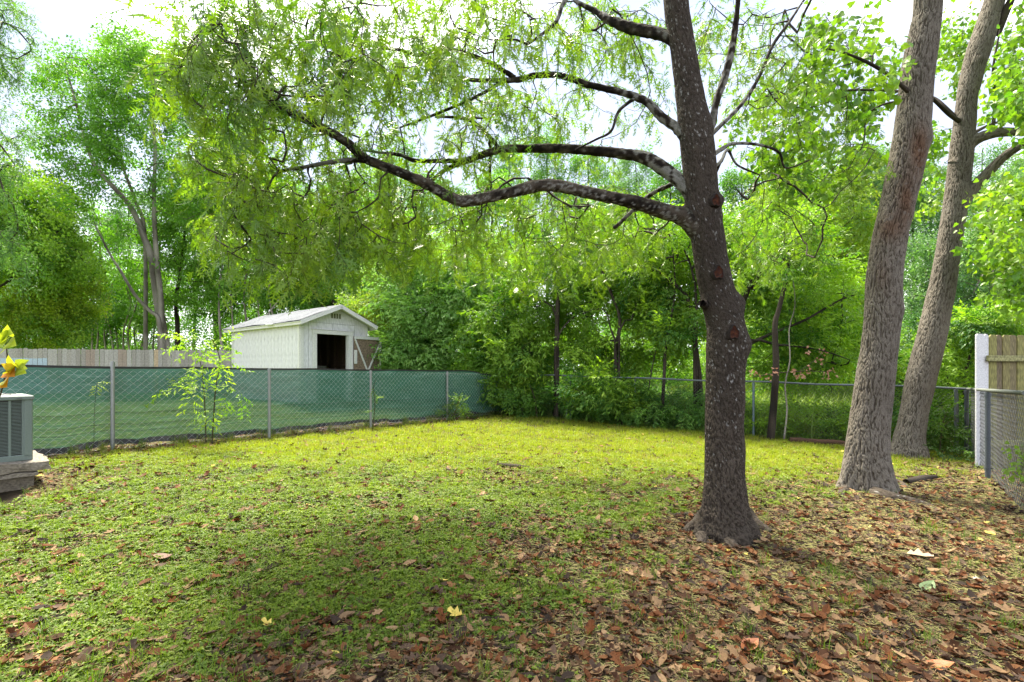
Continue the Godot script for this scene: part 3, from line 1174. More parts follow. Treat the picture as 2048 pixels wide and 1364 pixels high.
	var shingle := grain(vmat(0.95, 0.2), 0.06, 2.5, 5.0, 4, 0.45)
	for side in 2:
		var sx := -1.0 if side == 0 else 1.0
		mb = MB.new()
		var courses := 10
		for i in courses:
			var a := half * i / courses
			var c := half * (i + 1) / courses + 0.012
			var g := 0.24 + 0.04 * sin(i * 12.9)
			mb.col = Color(g * 0.93, g, g * 1.10)
			var pts := PackedVector3Array()
			for q in [[a, 0.006], [c, 0.014], [c, 0.0]]:
				for k in 24:
					var z := 0.33 - (l + 0.66) * k / 23.0
					var wob: float = 0.012 * sin(z * 2.3 + 1.0) * q[0] / half + 0.02 * nz.get_noise_2d(z * 9.0, q[0] * 9.0)
					pts.append(Vector3(w * 0.5 + sx * q[0], h + 0.07 + (half - 0.17) * pitch - q[0] * pitch + q[1] + wob, z))
			if side == 0:
				mb.sheet(pts, PackedColorArray(), 3, 24)
			else:
				var rev := PackedVector3Array()
				for r in [2, 1, 0]:
					for k in 24:
						rev.append(pts[r * 24 + k])
				mb.sheet(rev, PackedColorArray(), 3, 24)
		part("roof_slope", mb.mesh(), shingle, o)
		# deck under the shingles, eave fascia, rakes
		mb = MB.new()
		var ax := Basis(Vector3(slope.x * sx, -slope.y, 0), Vector3(slope.y * sx, slope.x, 0), Vector3(0, 0, 1 if side == 1 else -1))
		if side == 0:
			ax = Basis(ax.x, ax.y, ax.x.cross(ax.y))
		var ridge := Vector3(w * 0.5, h + 0.06 + (half - 0.17) * pitch, 0)
		mb.box(ridge + ax.x * half / slope.x * 0.5 + Vector3(0, -0.022, -l * 0.5), Vector3(half / slope.x, 0.025, l + 0.6), ax)
		part("roof_deck", mb.mesh(), trim, o)
		for z in [0.315, -l - 0.315]:
			mb = MB.new()
			mb.box(ridge + ax.x * half / slope.x * 0.5 - ax.y * 0.045 + Vector3(0, 0, z), Vector3(half / slope.x, 0.115, 0.022), ax, 0.003)
			part("rake_board", mb.mesh(), trim, o)
		mb = MB.new()
		mb.box(ridge + ax.x * (half / slope.x - 0.012) - ax.y * 0.06 + Vector3(0, 0, -l * 0.5), Vector3(0.022, 0.10, l + 0.60), Basis.IDENTITY, 0.003)
		part("eave_board", mb.mesh(), trim, o)
	# the door, swung back against the front and past its corner
	var hinge := Vector3(o1 + 0.16, 0.06, 0.05)
	var door_ax := Basis(Vector3.UP, 0.06)
	var dw := 1.04
	var dh := 2.04
	mb = MB.new()
	mb.box(Vector3(dw * 0.5, dh * 0.5, 0.0), Vector3(dw, dh, 0.016))
	var ply := grain(mat(Color(0.30, 0.215, 0.155), 0.85), 0.02, 1.5, 2.0, 4, 0.5)
	var door := part("door", mb.mesh(), ply, o)
	door.transform = Transform3D(door_ax, hinge)
	for q in [[Vector3(dw * 0.5, dh - 0.045, 0.028), Vector3(dw, 0.09, 0.036), 0.0], [Vector3(dw - 0.03, dh * 0.48, 0.027), Vector3(0.055, dh * 0.92, 0.034), 0.0], [Vector3(0.045, 1.40, 0.030), Vector3(0.09, 0.42, 0.04), 0.0]]:
		mb = MB.new()
		mb.box(q[0], q[1], Basis.IDENTITY, 0.004)
		part("door_frame", mb.mesh(), trim, door)
	for q in [[Vector2(0.03, dh - 0.10), Vector2(0.52, 0.92)], [Vector2(dw - 0.07, dh - 0.22), Vector2(0.40, 0.75)]]:
		mb = MB.new()
		var d: Vector2 = q[1] - q[0]
		var m: Vector2 = (q[0] + q[1]) * 0.5
		mb.box(Vector3(m.x, m.y, 0.026), Vector3(d.length(), 0.05, 0.03 if q[0].x < 0.2 else 0.026), Basis(Vector3(0, 0, 1), d.angle()), 0.003)
		part("door_brace", mb.mesh(), trim, door)
	# a broken chunk on the left eave
	mb = MB.new()
	mb.box(Vector3(-0.19, h - 0.03, -1.35), Vector3(0.10, 0.05, 0.34), Basis(Vector3.UP, 0.1), 0.01)
	part("loose_shingle", mb.mesh(), shingle, o)

# ---------------------------------------------------------------- the air conditioner

func air_conditioner() -> void:
	var u := Vector3(0.617, 0, -0.787)
	var b := Vector3(-0.787, 0, -0.617)
	var corner := P(66, 740, 5.0)
	var foot := 0.375
	var o := thing("air_conditioner", "grey-green outdoor air conditioner unit with louvred sides on a concrete slab", "air conditioner", Vector3(corner.x, foot, corner.z))
	o.basis = Basis(u, Vector3.UP, -b)
	var s := 0.72
	var h := 0.66
	var paint := grain(mat(Color(0.130, 0.170, 0.155), 0.55, 0.0), 0.05, 3.0, 0.8, 3, 0.12)
	var dark := mat(Color(0.035, 0.034, 0.036), 0.7)
	var mb := MB.new()
	mb.box(Vector3(-s * 0.5, h * 0.5, -s * 0.5), Vector3(s - 0.05, h - 0.04, s - 0.05))
	part("coil", mb.mesh(), dark, o)
	mb = MB.new()
	mb.box(Vector3(-s * 0.5, 0.03, -s * 0.5), Vector3(s, 0.06, s), Basis.IDENTITY, 0.006)
	part("base_pan", mb.mesh(), paint, o)
	mb = MB.new()
	mb.box(Vector3(-s * 0.5, h - 0.02, -s * 0.5), Vector3(s + 0.02, 0.045, s + 0.02), Basis.IDENTITY, 0.008)
	var lid := part("top_cover", mb.mesh(), paint, o)
	mb = MB.new()
	for k in 7:
		var ring := PackedVector3Array()
		var rr := PackedFloat32Array()
		for i in 33:
			var a := TAU * i / 32.0
			ring.append(Vector3(-s * 0.5 + cos(a) * (0.06 + 0.036 * k), h + 0.012, -s * 0.5 + sin(a) * (0.06 + 0.036 * k)))
			rr.append(0.002)
		mb.tube(ring, rr, 4)
	part("fan_guard", mb.mesh(), dark, lid)
	for q in [Vector3(-0.035, h * 0.5, -0.02), Vector3(-s + 0.035, h * 0.5, -0.02), Vector3(-0.02, h * 0.5, -s + 0.035)]:
		mb = MB.new()
		mb.box(q, Vector3(0.07, h - 0.07, 0.04) if q.z > -0.1 else Vector3(0.04, h - 0.07, 0.07), Basis.IDENTITY, 0.012)
		part("corner_post", mb.mesh(), paint, o)
	var cols := 6
	var cw := (s - 0.14) / cols
	for i in cols + 1:
		mb = MB.new()
		mb.box(Vector3(-0.07 - cw * i, h * 0.5, -0.016), Vector3(0.022, h - 0.07, 0.016), Basis.IDENTITY, 0.003)
		part("mullion", mb.mesh(), paint, o)
	mb = MB.new()
	mb.box(Vector3.ZERO, Vector3(cw - 0.02, 0.0045, 0.010), Basis(Vector3.RIGHT, 0.3), 0.001)
	var slat := mb.mesh()
	for i in cols:
		for k in 38:
			var sl := part("louver", slat, paint, o)
			sl.position = Vector3(-0.07 - cw * (i + 0.5), 0.075 + (h - 0.135) * k / 37.0, -0.014)
	mb = MB.new()
	mb.box(Vector3(-0.10, h - 0.022, 0.013), Vector3(0.035, 0.012, 0.004), Basis.IDENTITY, 0.002)
	part("badge", mb.mesh(), mat(Color(0.10, 0.11, 0.11), 0.4, 0.5), lid)
	# a stray wire on the lid
	mb = MB.new()
	mb.tube(PackedVector3Array([Vector3(-0.30, h + 0.005, -0.1), Vector3(-0.25, h + 0.045, -0.12), Vector3(-0.18, h + 0.01, -0.1)]), PackedFloat32Array([0.003, 0.003, 0.003]), 5)
	part("drip_wire", mb.mesh(), mat(Color(0.5, 0.5, 0.5), 0.5), lid)
	# the slab
	var concrete := vmat(0.95, 0.25)
	grain(concrete, 0.03, 2.2, 6.0, 5, 0.5)
	var slab := thing("concrete_slab", "rough concrete slab under the air conditioner", "slab", o.position)
	slab.basis = o.basis
	mb = MB.new()
	mb.col = Color(0.34, 0.30, 0.25)
	rough_block(mb, Vector3(-0.42, -0.052, -0.40), Vector3(1.08, 0.10, 1.02), 0.022)
	part("slab", mb.mesh(), concrete, slab)
	mb = MB.new()
	mb.col = Color(0.36, 0.32, 0.27)
	rough_block(mb, Vector3(-0.42, -0.128, -0.22), Vector3(0.90, 0.045, 0.66), 0.02)
	part("ledge", mb.mesh(), concrete, slab)
	var block := thing("concrete_block", "grey concrete block propping the slab under the air conditioner", "block", Vector3(o.position.x, 0, o.position.z))
	block.basis = o.basis
	mb = MB.new()
	mb.col = Color(0.24, 0.21, 0.165)
	rough_block(mb, Vector3(-0.20, 0.145, -0.10), Vector3(0.40, 0.19, 0.30), 0.008)
	part("block", mb.mesh(), concrete, block)
	var brick := thing("stone_paver", "thin worn paver under the concrete block", "paver", Vector3(o.position.x, 0, o.position.z))
	brick.basis = o.basis
	mb = MB.new()
	mb.col = Color(0.26, 0.23, 0.18)
	rough_block(mb, Vector3(-0.16, 0.022, 0.0), Vector3(0.38, 0.05, 0.34), 0.012)
	part("paver", mb.mesh(), concrete, brick)

func rough_block(mb: MB, at: Vector3, size: Vector3, wear: float) -> void:
	for k in 3:
		var i := (k + 1) % 3
		var j := (k + 2) % 3
		for s in [-1.0, 1.0]:
			var pts := PackedVector3Array()
			for a in 17:
				for b in 17:
					var p := Vector3.ZERO
					p[k] = s * 0.5
					p[i] = (a / 16.0 - 0.5)
					p[j] = (b / 16.0 - 0.5)
					if s < 0.0:
						p[i] = -p[i]
					var q := at + p * size
					var edge := maxf(absf(p[i]), absf(p[j])) > 0.49
					var nrm := p
					q += Vector3(nz.get_noise_3dv(q * 60.0), nz.get_noise_3dv(q * 60.0 + Vector3(50, 0, 0)), nz.get_noise_3dv(q * 60.0 + Vector3(0, 50, 0))) * wear
					if edge:
						q -= nrm.sign() * wear * 0.25
					pts.append(q)
			mb.sheet(pts, PackedColorArray(), 17, 17)

# ---------------------------------------------------------------- the oak

func limb_px(rows: Array) -> Array:   # rows [x, y, depth, width in pixels]
	var pts := []
	var rad := []
	for q in rows:
		pts.append(P(q[0], q[1], q[2]))
		rad.append(q[3] * 0.5 / FL * q[2] * narrow(q[0]))
	return [pts, rad]

func moved(pts: Array, by: Vector3) -> Array:
	var out := []
	for p in pts:
		out.append(p - by)
	return out

func oak() -> void:
	var rows := [[1092, 1398, 1512], [1060, 1400, 1506], [1030, 1404, 1496], [1000, 1408, 1491], [950, 1410, 1487], [900, 1410, 1485], [850, 1410, 1485], [800, 1411, 1488], [750, 1412, 1488], [700, 1415, 1491], [665, 1416, 1490], [635, 1411, 1484], [605, 1404, 1474], [560, 1395, 1463], [520, 1389, 1455], [480, 1383, 1451], [440, 1376, 1444], [400, 1371, 1438], [350, 1367, 1434], [300, 1362, 1430], [250, 1357, 1421], [200, 1353, 1410], [150, 1348, 1400], [100, 1342, 1391], [50, 1334, 1383], [0, 1327, 1377], [-250, 1316, 1356], [-600, 1306, 1336], [-900, 1300, 1316]]
	var d := 3.88
	var tr := trunk_rows(rows, d, 0.0)
	var foot := G(tr[0][0].x, -d)
	var o := thing("oak_tree", "leafy oak with a dark leaning trunk, lichen specks and long low limbs over the lawn", "tree", foot)
	var mb := MB.new()
	var bumps := []
	for b in [[1484, 602, 0.075, 0.068, -0.02], [1440, 400, 0.045, 0.035, -0.05], [1490, 690, 0.09, 0.035, -0.04], [1412, 690, 0.12, 0.012, 0.0], [1436, 552, 0.06, 0.02, -0.12], [1467, 672, 0.06, 0.022, -0.12], [1408, 612, 0.05, 0.02, -0.02], [1380, 430, 0.10, 0.035, 0.0], [1412, 255, 0.07, 0.03, 0.0], [1480, 900, 0.12, 0.015, 0.0], [1444, 430, 0.05, 0.02, 0.0]]:
		bumps.append([P(b[0], b[1], d + b[4]) - foot, b[2], b[3]])
	for q in [[1472, 650, 0.07, 0.5], [1470, 700, 0.06, 0.45], [1418, 790, 0.09, 0.42], [1462, 760, 0.07, 0.35], [1425, 570, 0.04, 0.5], [1452, 572, 0.03, 0.5], [1430, 470, 0.05, 0.4], [1400, 260, 0.07, 0.35], [1390, 180, 0.08, 0.3], [1470, 860, 0.06, 0.3], [1445, 620, 0.05, 0.3]]:
		lichen.append([P(q[0], q[1], d - 0.15) - foot, q[2], q[3]])
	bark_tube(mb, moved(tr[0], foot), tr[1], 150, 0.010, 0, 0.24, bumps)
	var bark := vmat(0.85, 0.2)
	grain(bark, 0.05, 5.0, 14.0, 4, 0.5)
	part("trunk", mb.mesh(), bark, o)
	var limbs := [
		[[1402, 462, 3.88, 56], [1368, 434, 3.86, 46], [1330, 424, 3.84, 36], [1270, 405, 3.80, 29], [1180, 386, 3.76, 27], [1130, 374, 3.73, 27], [1080, 371, 3.70, 27], [1010, 387, 3.66, 24], [935, 402, 3.62, 25], [900, 394, 3.60, 25], [860, 371, 3.57, 23], [800, 345, 3.53, 22], [730, 316, 3.49, 21], [690, 282, 3.46, 20], [620, 243, 3.42, 21], [575, 222, 3.40, 19], [538, 208, 3.38, 16]],
		[[740, 320, 3.49, 15], [690, 321, 3.5, 11], [650, 326, 3.5, 10], [600, 336, 3.52, 9], [560, 343, 3.54, 7], [542, 362, 3.55, 5], [522, 405, 3.56, 3]],
		[[1398, 412, 3.90, 40], [1368, 372, 3.92, 33], [1330, 340, 3.98, 30], [1290, 316, 4.05, 27], [1240, 307, 4.12, 24], [1180, 301, 4.20, 21], [1120, 297, 4.28, 20], [1060, 297, 4.36, 18], [1000, 299, 4.42, 17], [945, 317, 4.48, 14], [900, 335, 4.55, 11], [870, 355, 4.6, 8], [848, 378, 4.62, 5]],
		[[1000, 300, 4.42, 10], [972, 266, 4.45, 9], [945, 243, 4.5, 8], [912, 235, 4.55, 6], [870, 234, 4.6, 4]],
		[[935, 321, 4.48, 10], [880, 322, 4.45, 10], [830, 321, 4.42, 9], [800, 310, 4.4, 8], [760, 305, 4.38, 6], [720, 300, 4.35, 4]],
		[[1390, 305, 3.88, 30], [1360, 262, 3.90, 25], [1325, 236, 3.96, 20], [1290, 202, 4.0, 17], [1240, 184, 4.05, 15], [1180, 170, 4.1, 14], [1120, 151, 4.15, 14], [1070, 151, 4.18, 13], [1030, 160, 4.2, 12], [950, 160, 4.25, 9], [880, 150, 4.3, 6]],
		[[1030, 156, 4.2, 11], [982, 127, 4.15, 10], [930, 106, 4.1, 9], [890, 99, 4.05, 8], [840, 110, 4.0, 8], [800, 100, 3.95, 7], [745, 93, 3.9, 6], [712, 70, 3.85, 5], [690, 30, 3.8, 4]],
		[[1005, 163, 4.2, 8], [955, 192, 4.3, 7], [880, 225, 4.4, 6], [800, 255, 4.5, 4]],
		[[1272, 195, 4.02, 8], [1238, 222, 4.0, 7], [1222, 262, 4.0, 6], [1190, 280, 4.0, 5], [1150, 300, 4.0, 3]],
		[[1372, 105, 3.88, 30], [1340, 76, 3.92, 27], [1310, 66, 4.0, 26], [1262, 56, 4.1, 24], [1218, 40, 4.2, 18], [1190, 22, 4.3, 12], [1150, 2, 4.4, 8]],
		[[1180, -60, 3.7, 12], [1130, 0, 3.6, 11], [1113, 42, 3.55, 9], [1082, 70, 3.5, 7], [1050, 92, 3.45, 4]],
		[[1398, 300, 3.88, 22], [1422, 252, 3.85, 19], [1432, 205, 3.82, 17], [1446, 165, 3.80, 17], [1460, 115, 3.78, 17], [1470, 60, 3.75, 15], [1476, 0, 3.72, 12], [1485, -120, 3.7, 8]],
		[[1402, 300, 3.9, 13], [1426, 266, 3.95, 11], [1455, 238, 4.05, 10], [1490, 200, 4.15, 9], [1520, 150, 4.25, 8], [1545, 92, 4.35, 8], [1580, 42, 4.45, 7], [1612, -5, 4.55, 5], [1660, -60, 4.65, 3]],
		[[1415, 318, 3.95, 13], [1440, 300, 4.05, 11], [1468, 287, 4.15, 8], [1520, 290, 4.3, 7], [1558, 305, 4.45, 6], [1572, 336, 4.5, 4], [1620, 320, 4.6, 3]],
		[[1405, 345, 4.0, 12], [1440, 325, 4.2, 9], [1455, 300, 4.35, 7], [1475, 330, 4.5, 5], [1520, 350, 4.7, 3]],
		[[1400, 335, 4.0, 14], [1350, 365, 4.2, 11], [1300, 390, 4.4, 10], [1262, 424, 4.55, 9], [1240, 446, 4.65, 9], [1228, 456, 4.7, 8]],
		[[1355, -120, 3.88, 26], [1270, -190, 3.7, 20], [1100, -260, 3.4, 15], [900, -300, 3.1, 11], [700, -260, 2.9, 6]],
		[[1340, -200, 3.88, 24], [1450, -300, 4.1, 18], [1600, -420, 4.4, 12], [1750, -480, 4.8, 6]],
		[[1335, -260, 3.88, 22], [1250, -600, 3.0, 16], [1150, -1300, 2.0, 10]],
		[[1330, -300, 3.88, 20], [1400, -500, 4.8, 14], [1450, -450, 6.0, 8]],
	]
	var g := Grown.new()
	var m: Array = limb_px([[1372, 105, 3.88, 30], [1352, 0, 3.88, 30], [1336, -250, 3.88, 30], [1320, -600, 3.88, 20], [1308, -900, 3.88, 10]])
	skeleton(g, moved(m[0], foot), m[1], 0.12)
	for l in limbs:
		m = limb_px(l)
		for i in m[1].size():
			m[1][i] *= 0.88
		mb = MB.new()
		var loc := moved(m[0], foot)
		bark_tube(mb, loc, m[1], 28 if l[1][3] > 18 else 14, 0.012, 2, 0.0, [], l != limbs[0])
		part("limb", mb.mesh(), bark, o)
		var k := g.pos.size()
		if l[0][0] != 1400:
			skeleton(g, loc, m[1], 0.08)
			g.rad[k] = 0.02
	var goals := goals_px([
		[560, 80, 220, 130, 2.7, 4.2, 120], [430, 120, 95, 120, 2.6, 3.6, 44], [370, 100, 36, 60, 2.6, 3.2, 9], [760, 60, 220, 90, 2.9, 4.6, 85], [1010, 55, 200, 90, 3.1, 5.2, 60],
		[590, 300, 170, 130, 3.2, 5.0, 90], [450, 300, 80, 110, 3.0, 4.4, 30], [780, 220, 200, 120, 3.3, 5.4, 75],
		[560, 450, 150, 85, 3.2, 5.2, 130], [700, 455, 150, 72, 3.4, 5.6, 105], [850, 445, 130, 70, 3.8, 6.0, 85],
		[990, 240, 150, 90, 4.0, 6.0, 55], [1030, 440, 160, 90, 4.6, 7.2, 120], [1210, 440, 150, 80, 4.8, 7.6, 115], [1100, 520, 200, 50, 5.5, 8.0, 60],
		[1230, 210, 120, 120, 4.5, 7.0, 34], [1210, 55, 130, 70, 4.5, 6.5, 40],
		[1520, 130, 140, 140, 4.0, 6.5, 44], [1610, 330, 160, 100, 5.0, 8.0, 60], [1480, 50, 120, 80, 4.0, 6.0, 24], [1540, 480, 110, 80, 5.5, 8.0, 50], [1670, 170, 100, 160, 5.0, 8.0, 22],
		[900, -240, 500, 180, 3.2, 5.5, 50], [1450, -350, 350, 220, 3.5, 6.5, 40]])
	var local := moved(goals, foot)
	for q in goals_ball(Vector3(0.6, 6.6, -2.0), Vector3(3.4, 1.5, 2.6), 20):
		local.append(q - foot)
	grow(g, local, 0.11, -0.2)
	mb = MB.new()
	mb.col = Color(0.052, 0.042, 0.034)
	twigs(mb, g, 0.0028, 0.33, 4)
	part("twigs", mb.mesh(), leaf_mat["bark"], o, true)
	foliage(o, g, "oak", 6, 2, Vector2(0.5, 1.1), Color(0.085, 0.185, 0.028), Color(0.245, 0.370, 0.060), leafy("oak", 0.34, Color(0.95, 1.0, 0.45)), 0.75, 0.55)
	for q in [[[1415, 1050], [1392, 1060], [1368, 1066]], [[1488, 1048], [1514, 1060], [1542, 1068]], [[1448, 1066], [1456, 1088], [1474, 1104]], [[1425, 1062], [1408, 1078], [1400, 1090]]]:
		var pts := []
		for i in 3:
			pts.append(ground_px(q[i][0], q[i][1]) - foot + Vector3(0, [0.07, 0.03, 0.0][i], 0))
		mb = MB.new()
		bark_tube(mb, pts, [0.085, 0.05, 0.025], 30, 0.012, 0)
		part("root", mb.mesh(), bark, o)
	# sawn ends of old limbs
	for q in [[1430, 402, 9, 20], [1436, 546, 10, 22], [1467, 666, 10, 18]]:
		mb = MB.new()
		var c := P(q[0], q[1], d - (0.140 if q[1] < 600 else 0.165)) - foot
		var out := (Vector3(0.10, 0.10, 1.0)).normalized()
		if q[1] < 450:
			out = Vector3(0.35, 0.05, 1.0).normalized()
		var bx := turned(Vector3.UP, out)
		var r: float = q[2] / FL * d
		mb.col = Color(0.03, 0.022, 0.018)
		var ring := PackedVector3Array()
		var cl := PackedColorArray()
		for row in [[1.35, -0.05], [1.25, 0.010], [1.02, 0.018], [0.95, 0.008], [0.55, 0.006], [0.02, 0.010]]:
			for k in 20:
				var a := TAU * k / 20.0
				var wob: float = 1.0 + 0.16 * sin(a * 3.0 + q[0]) + 0.10 * sin(a * 5.0 + q[1])
				ring.append(c + Vector3.RIGHT * cos(a) * r * 0.85 * row[0] * wob + Vector3.UP * sin(a) * r * 1.1 * row[0] * wob + out * row[1])
				cl.append(Color(0.035, 0.026, 0.02) if row[0] > 0.97 else Color(0.085, 0.030, 0.015).lerp(Color(0.045, 0.018, 0.012), 0.5 + 0.5 * sin(a * 2.0 + row[0] * 9.0)))
		mb.sheet(ring, cl, 6, 20, true)
		part("cut_wound", mb.mesh(), leaf_mat["bark"], o)
	mb = MB.new()
	var st := P(1412, 612, d - 0.03) - foot
	bark_tube(mb, [st, st + Vector3(-0.035, 0.01, 0.05), st + Vector3(-0.05, 0.012, 0.07)], [0.03, 0.028, 0.02], 12, 0.01, 0)
	part("stub", mb.mesh(), bark, o)

# ---------------------------------------------------------------- the cottonwoods

func ground_px(x: float, y: float) -> Vector3:   # where that pixel's ray meets the ground
	var d := EYE * FL / (y - HOR)
	for i in 6:
		var q := P(x, y, d)
		d = (EYE - gy(q.x, -d)) * FL / (y - HOR)
	return P(x, y, d)

func cottonwoods() -> void:
	var bark := vmat(0.92, 0.2)
	grain(bark, 0.05, 5.0, 12.0, 4, 0.45)
	var leafm := leafy("cottonwood", 0.42, Color(0.95, 1.0, 0.5))
	# the nearer one
	var rows := [[1000, 1684, 1786], [975, 1684, 1784], [940, 1685, 1781], [900, 1690, 1778], [850, 1697, 1780], [800, 1704, 1785], [750, 1712, 1790], [700, 1721, 1795], [650, 1727, 1800], [600, 1730, 1803], [560, 1731, 1804], [520, 1737, 1808], [480, 1743, 1815], [440, 1752, 1823], [400, 1760, 1833], [350, 1770, 1846], [300, 1780, 1856], [250, 1788, 1862], [200, 1795, 1866], [150, 1800, 1870], [100, 1808, 1877], [50, 1819, 1883], [0, 1826, 1887], [-300, 1850, 1900], [-700, 1870, 1905], [-1000, 1880, 1895]]
	var d := 5.75
	var tr := trunk_rows(rows, d, 0.0)
	var foot := G(tr[0][0].x, -d)
	var o := thing("cottonwood_tree", "nearer of two leaning grey cottonwoods, its roots spreading over the leaf litter", "tree", foot)
	var bumps := []
	for b in [[1755, 432, 0.16, 0.02], [1808, 428, 0.10, 0.03], [1795, 620, 0.10, 0.02], [1785, 300, 0.08, 0.03], [1855, 275, 0.12, 0.03], [1800, 105, 0.07, 0.03], [1735, 610, 0.1, 0.02]]:
		bumps.append([P(b[0], b[1], d - 0.1) - foot, b[2], b[3]])
	var mb := MB.new()
	for q in [[1842, 300, 0.10, 0.30], [1815, 390, 0.09, 0.30], [1780, 450, 0.16, 0.16], [1760, 540, 0.10, 0.25]]:
		stains.append([P(q[0], q[1], d - 0.2) - foot, q[2], q[3]])
	bark_tube(mb, moved(tr[0], foot), tr[1], 230, 0.012, 1, 0.42, bumps)
	stains.clear()
	part("trunk", mb.mesh(), bark, o)
	var roots := [[[1722, 968], [1760, 992], [1812, 1002], [1862, 1013], [1905, 1040]], [[1770, 962], [1800, 968], [1826, 984]], [[1700, 972], [1684, 988], [1676, 1000]]]
	for k in roots.size():
		var pts := []
		var rad := []
		for i in roots[k].size():
			var q := ground_px(roots[k][i][0], roots[k][i][1])
			var t: float = float(i) / (roots[k].size() - 1)
			pts.append(q - foot + Vector3(0, 0.01 - 0.05 * t, 0))
			rad.append(lerpf(0.10, 0.03, t) * (1.0 if k == 0 else 0.75))
		mb = MB.new()
		bark_tube(mb, pts, rad, 40, 0.02, 0)
		part("root", mb.mesh(), bark, o)
	var g := Grown.new()
	var limbs := [
		[[1835, 200, 5.75, 12], [1790, 160, 5.6, 9], [1745, 130, 5.5, 8], [1690, 106, 5.4, 5], [1640, 95, 5.3, 3]],
		[[1830, 190, 5.8, 9], [1790, 182, 6.0, 6], [1700, 180, 6.4, 5], [1640, 188, 6.8, 3]],
		[[1830, 210, 5.8, 8], [1780, 205, 6.1, 5], [1735, 230, 6.4, 4], [1728, 280, 6.5, 3], [1710, 330, 6.6, 2]],
		[[1860, -100, 5.75, 30], [1980, -260, 5.4, 18], [2150, -380, 5.0, 8]],
		[[1865, -200, 5.75, 30], [1750, -380, 5.6, 18], [1600, -470, 5.4, 8]],
	]
	for l in limbs:
		var m := limb_px(l)
		mb = MB.new()
		bark_tube(mb, moved(m[0], foot), m[1], 12, 0.04, 3)
		part("limb", mb.mesh(), leaf_mat["bark"], o)
		skeleton(g, moved(m[0], foot), m[1], 0.12)
	var goals := goals_px([[1680, 120, 120, 120, 5.2, 7.5, 30], [1560, 190, 110, 110, 5.5, 8.0, 16], [1640, 300, 120, 80, 6.0, 8.5, 20], [1740, 260, 50, 120, 6.4, 8.5, 8], [1930, -300, 350, 220, 4.5, 7.5, 80]])
	grow(g, moved(goals, foot), 0.15, 0.1)
	mb = MB.new()
	mb.col = Color(0.06, 0.05, 0.04)
	twigs(mb, g, 0.0024, 0.42, 4)
	part("twigs", mb.mesh(), leaf_mat["bark"], o, true)
	foliage(o, g, "heart", 3, 4, Vector2(0.8, 1.1), Color(0.085, 0.20, 0.030), Color(0.22, 0.37, 0.045), leafm, 0.7, 0.5)
	# the farther one
	rows = [[925, 1778, 1852], [905, 1780, 1852], [880, 1786, 1849], [850, 1794, 1853], [820, 1800, 1858], [765, 1809, 1871], [720, 1820, 1882], [670, 1834, 1893], [610, 1848, 1905], [560, 1860, 1915], [500, 1871, 1922], [450, 1879, 1930], [400, 1887, 1938], [350, 1893, 1944], [300, 1898, 1949], [250, 1905, 1953], [200, 1912, 1956], [150, 1919, 1968], [100, 1931, 1984], [50, 1949, 1998], [0, 1966, 2013], [-200, 2030, 2070], [-500, 2080, 2110], [-800, 2110, 2124]]
	d = 8.4
	tr = trunk_rows(rows, d, 0.0)
	foot = G(tr[0][0].x, -d)
	o = thing("cottonwood_tree", "farther cottonwood leaning right beside the fence corner, two thick limbs reaching right", "tree", foot)
	bumps = []
	for b in [[1890, 510, 0.13, 0.03], [1878, 525, 0.2, 0.02], [1915, 240, 0.13, 0.03], [1958, 120, 0.1, 0.03], [1925, 380, 0.15, 0.03], [1830, 905, 0.2, 0.04]]:
		bumps.append([P(b[0], b[1], d - 0.15) - foot, b[2], b[3]])
	mb = MB.new()
	bark_tube(mb, moved(tr[0], foot), tr[1], 200, 0.016, 1, 0.25, bumps)
	part("trunk", mb.mesh(), bark, o)
	g = Grown.new()
	limbs = [
		[[1912, 330, 8.4, 40], [1945, 284, 8.3, 28], [1990, 266, 8.1, 25], [2048, 262, 7.9, 22], [2140, 240, 7.6, 16], [2250, 250, 7.3, 8]],
		[[1908, 430, 8.4, 40], [1940, 384, 8.3, 30], [1975, 346, 8.1, 25], [2010, 312, 7.9, 23], [2048, 286, 7.7, 21], [2130, 230, 7.4, 15], [2230, 200, 7.0, 7]],
		[[1925, 246, 8.4, 12], [1900, 230, 8.2, 10], [1872, 204, 8.0, 8], [1845, 180, 7.8, 6], [1800, 158, 7.5, 4]],
		[[1925, 250, 8.4, 13], [1890, 215, 8.5, 10], [1868, 196, 8.7, 7], [1840, 190, 8.9, 4]],
		[[1985, 268, 8.1, 9], [1990, 200, 8.1, 8], [1986, 140, 8.1, 6], [2000, 60, 8.1, 4]],
		[[1940, 270, 8.4, 10], [1990, 246, 8.8, 7], [2048, 240, 9.2, 5]],
		[[1990, 70, 8.4, 24], [2060, -60, 8.0, 14], [2180, -120, 7.6, 8]],
	]
	for l in limbs:
		var m := limb_px(l)
		mb = MB.new()
		bark_tube(mb, moved(m[0], foot), m[1], 36 if l[1][3] > 20 else 12, 0.03 if l[1][3] > 20 else 0.05, 1 if l[1][3] > 20 else 3)
		part("limb", mb.mesh(), bark if l[1][3] > 20 else leaf_mat["bark"], o)
		skeleton(g, moved(m[0], foot), m[1], 0.15)
	goals = goals_px([[2010, 420, 50, 90, 6.8, 8.4, 20], [2025, 550, 24, 46, 7.0, 8.0, 7], [2040, 150, 40, 110, 6.8, 9.5, 26], [1905, 90, 40, 90, 9.4, 11.0, 18], [1855, 330, 30, 110, 9.4, 11.0, 14], [2120, 100, 70, 200, 6.5, 9.0, 26], [2100, -250, 250, 150, 6.5, 10.0, 56]])
	grow(g, moved(goals, foot), 0.18, 0.1)
	mb = MB.new()
	mb.col = Color(0.07, 0.06, 0.05)
	twigs(mb, g, 0.0026, 0.42, 4)
	part("twigs", mb.mesh(), leaf_mat["bark"], o, true)
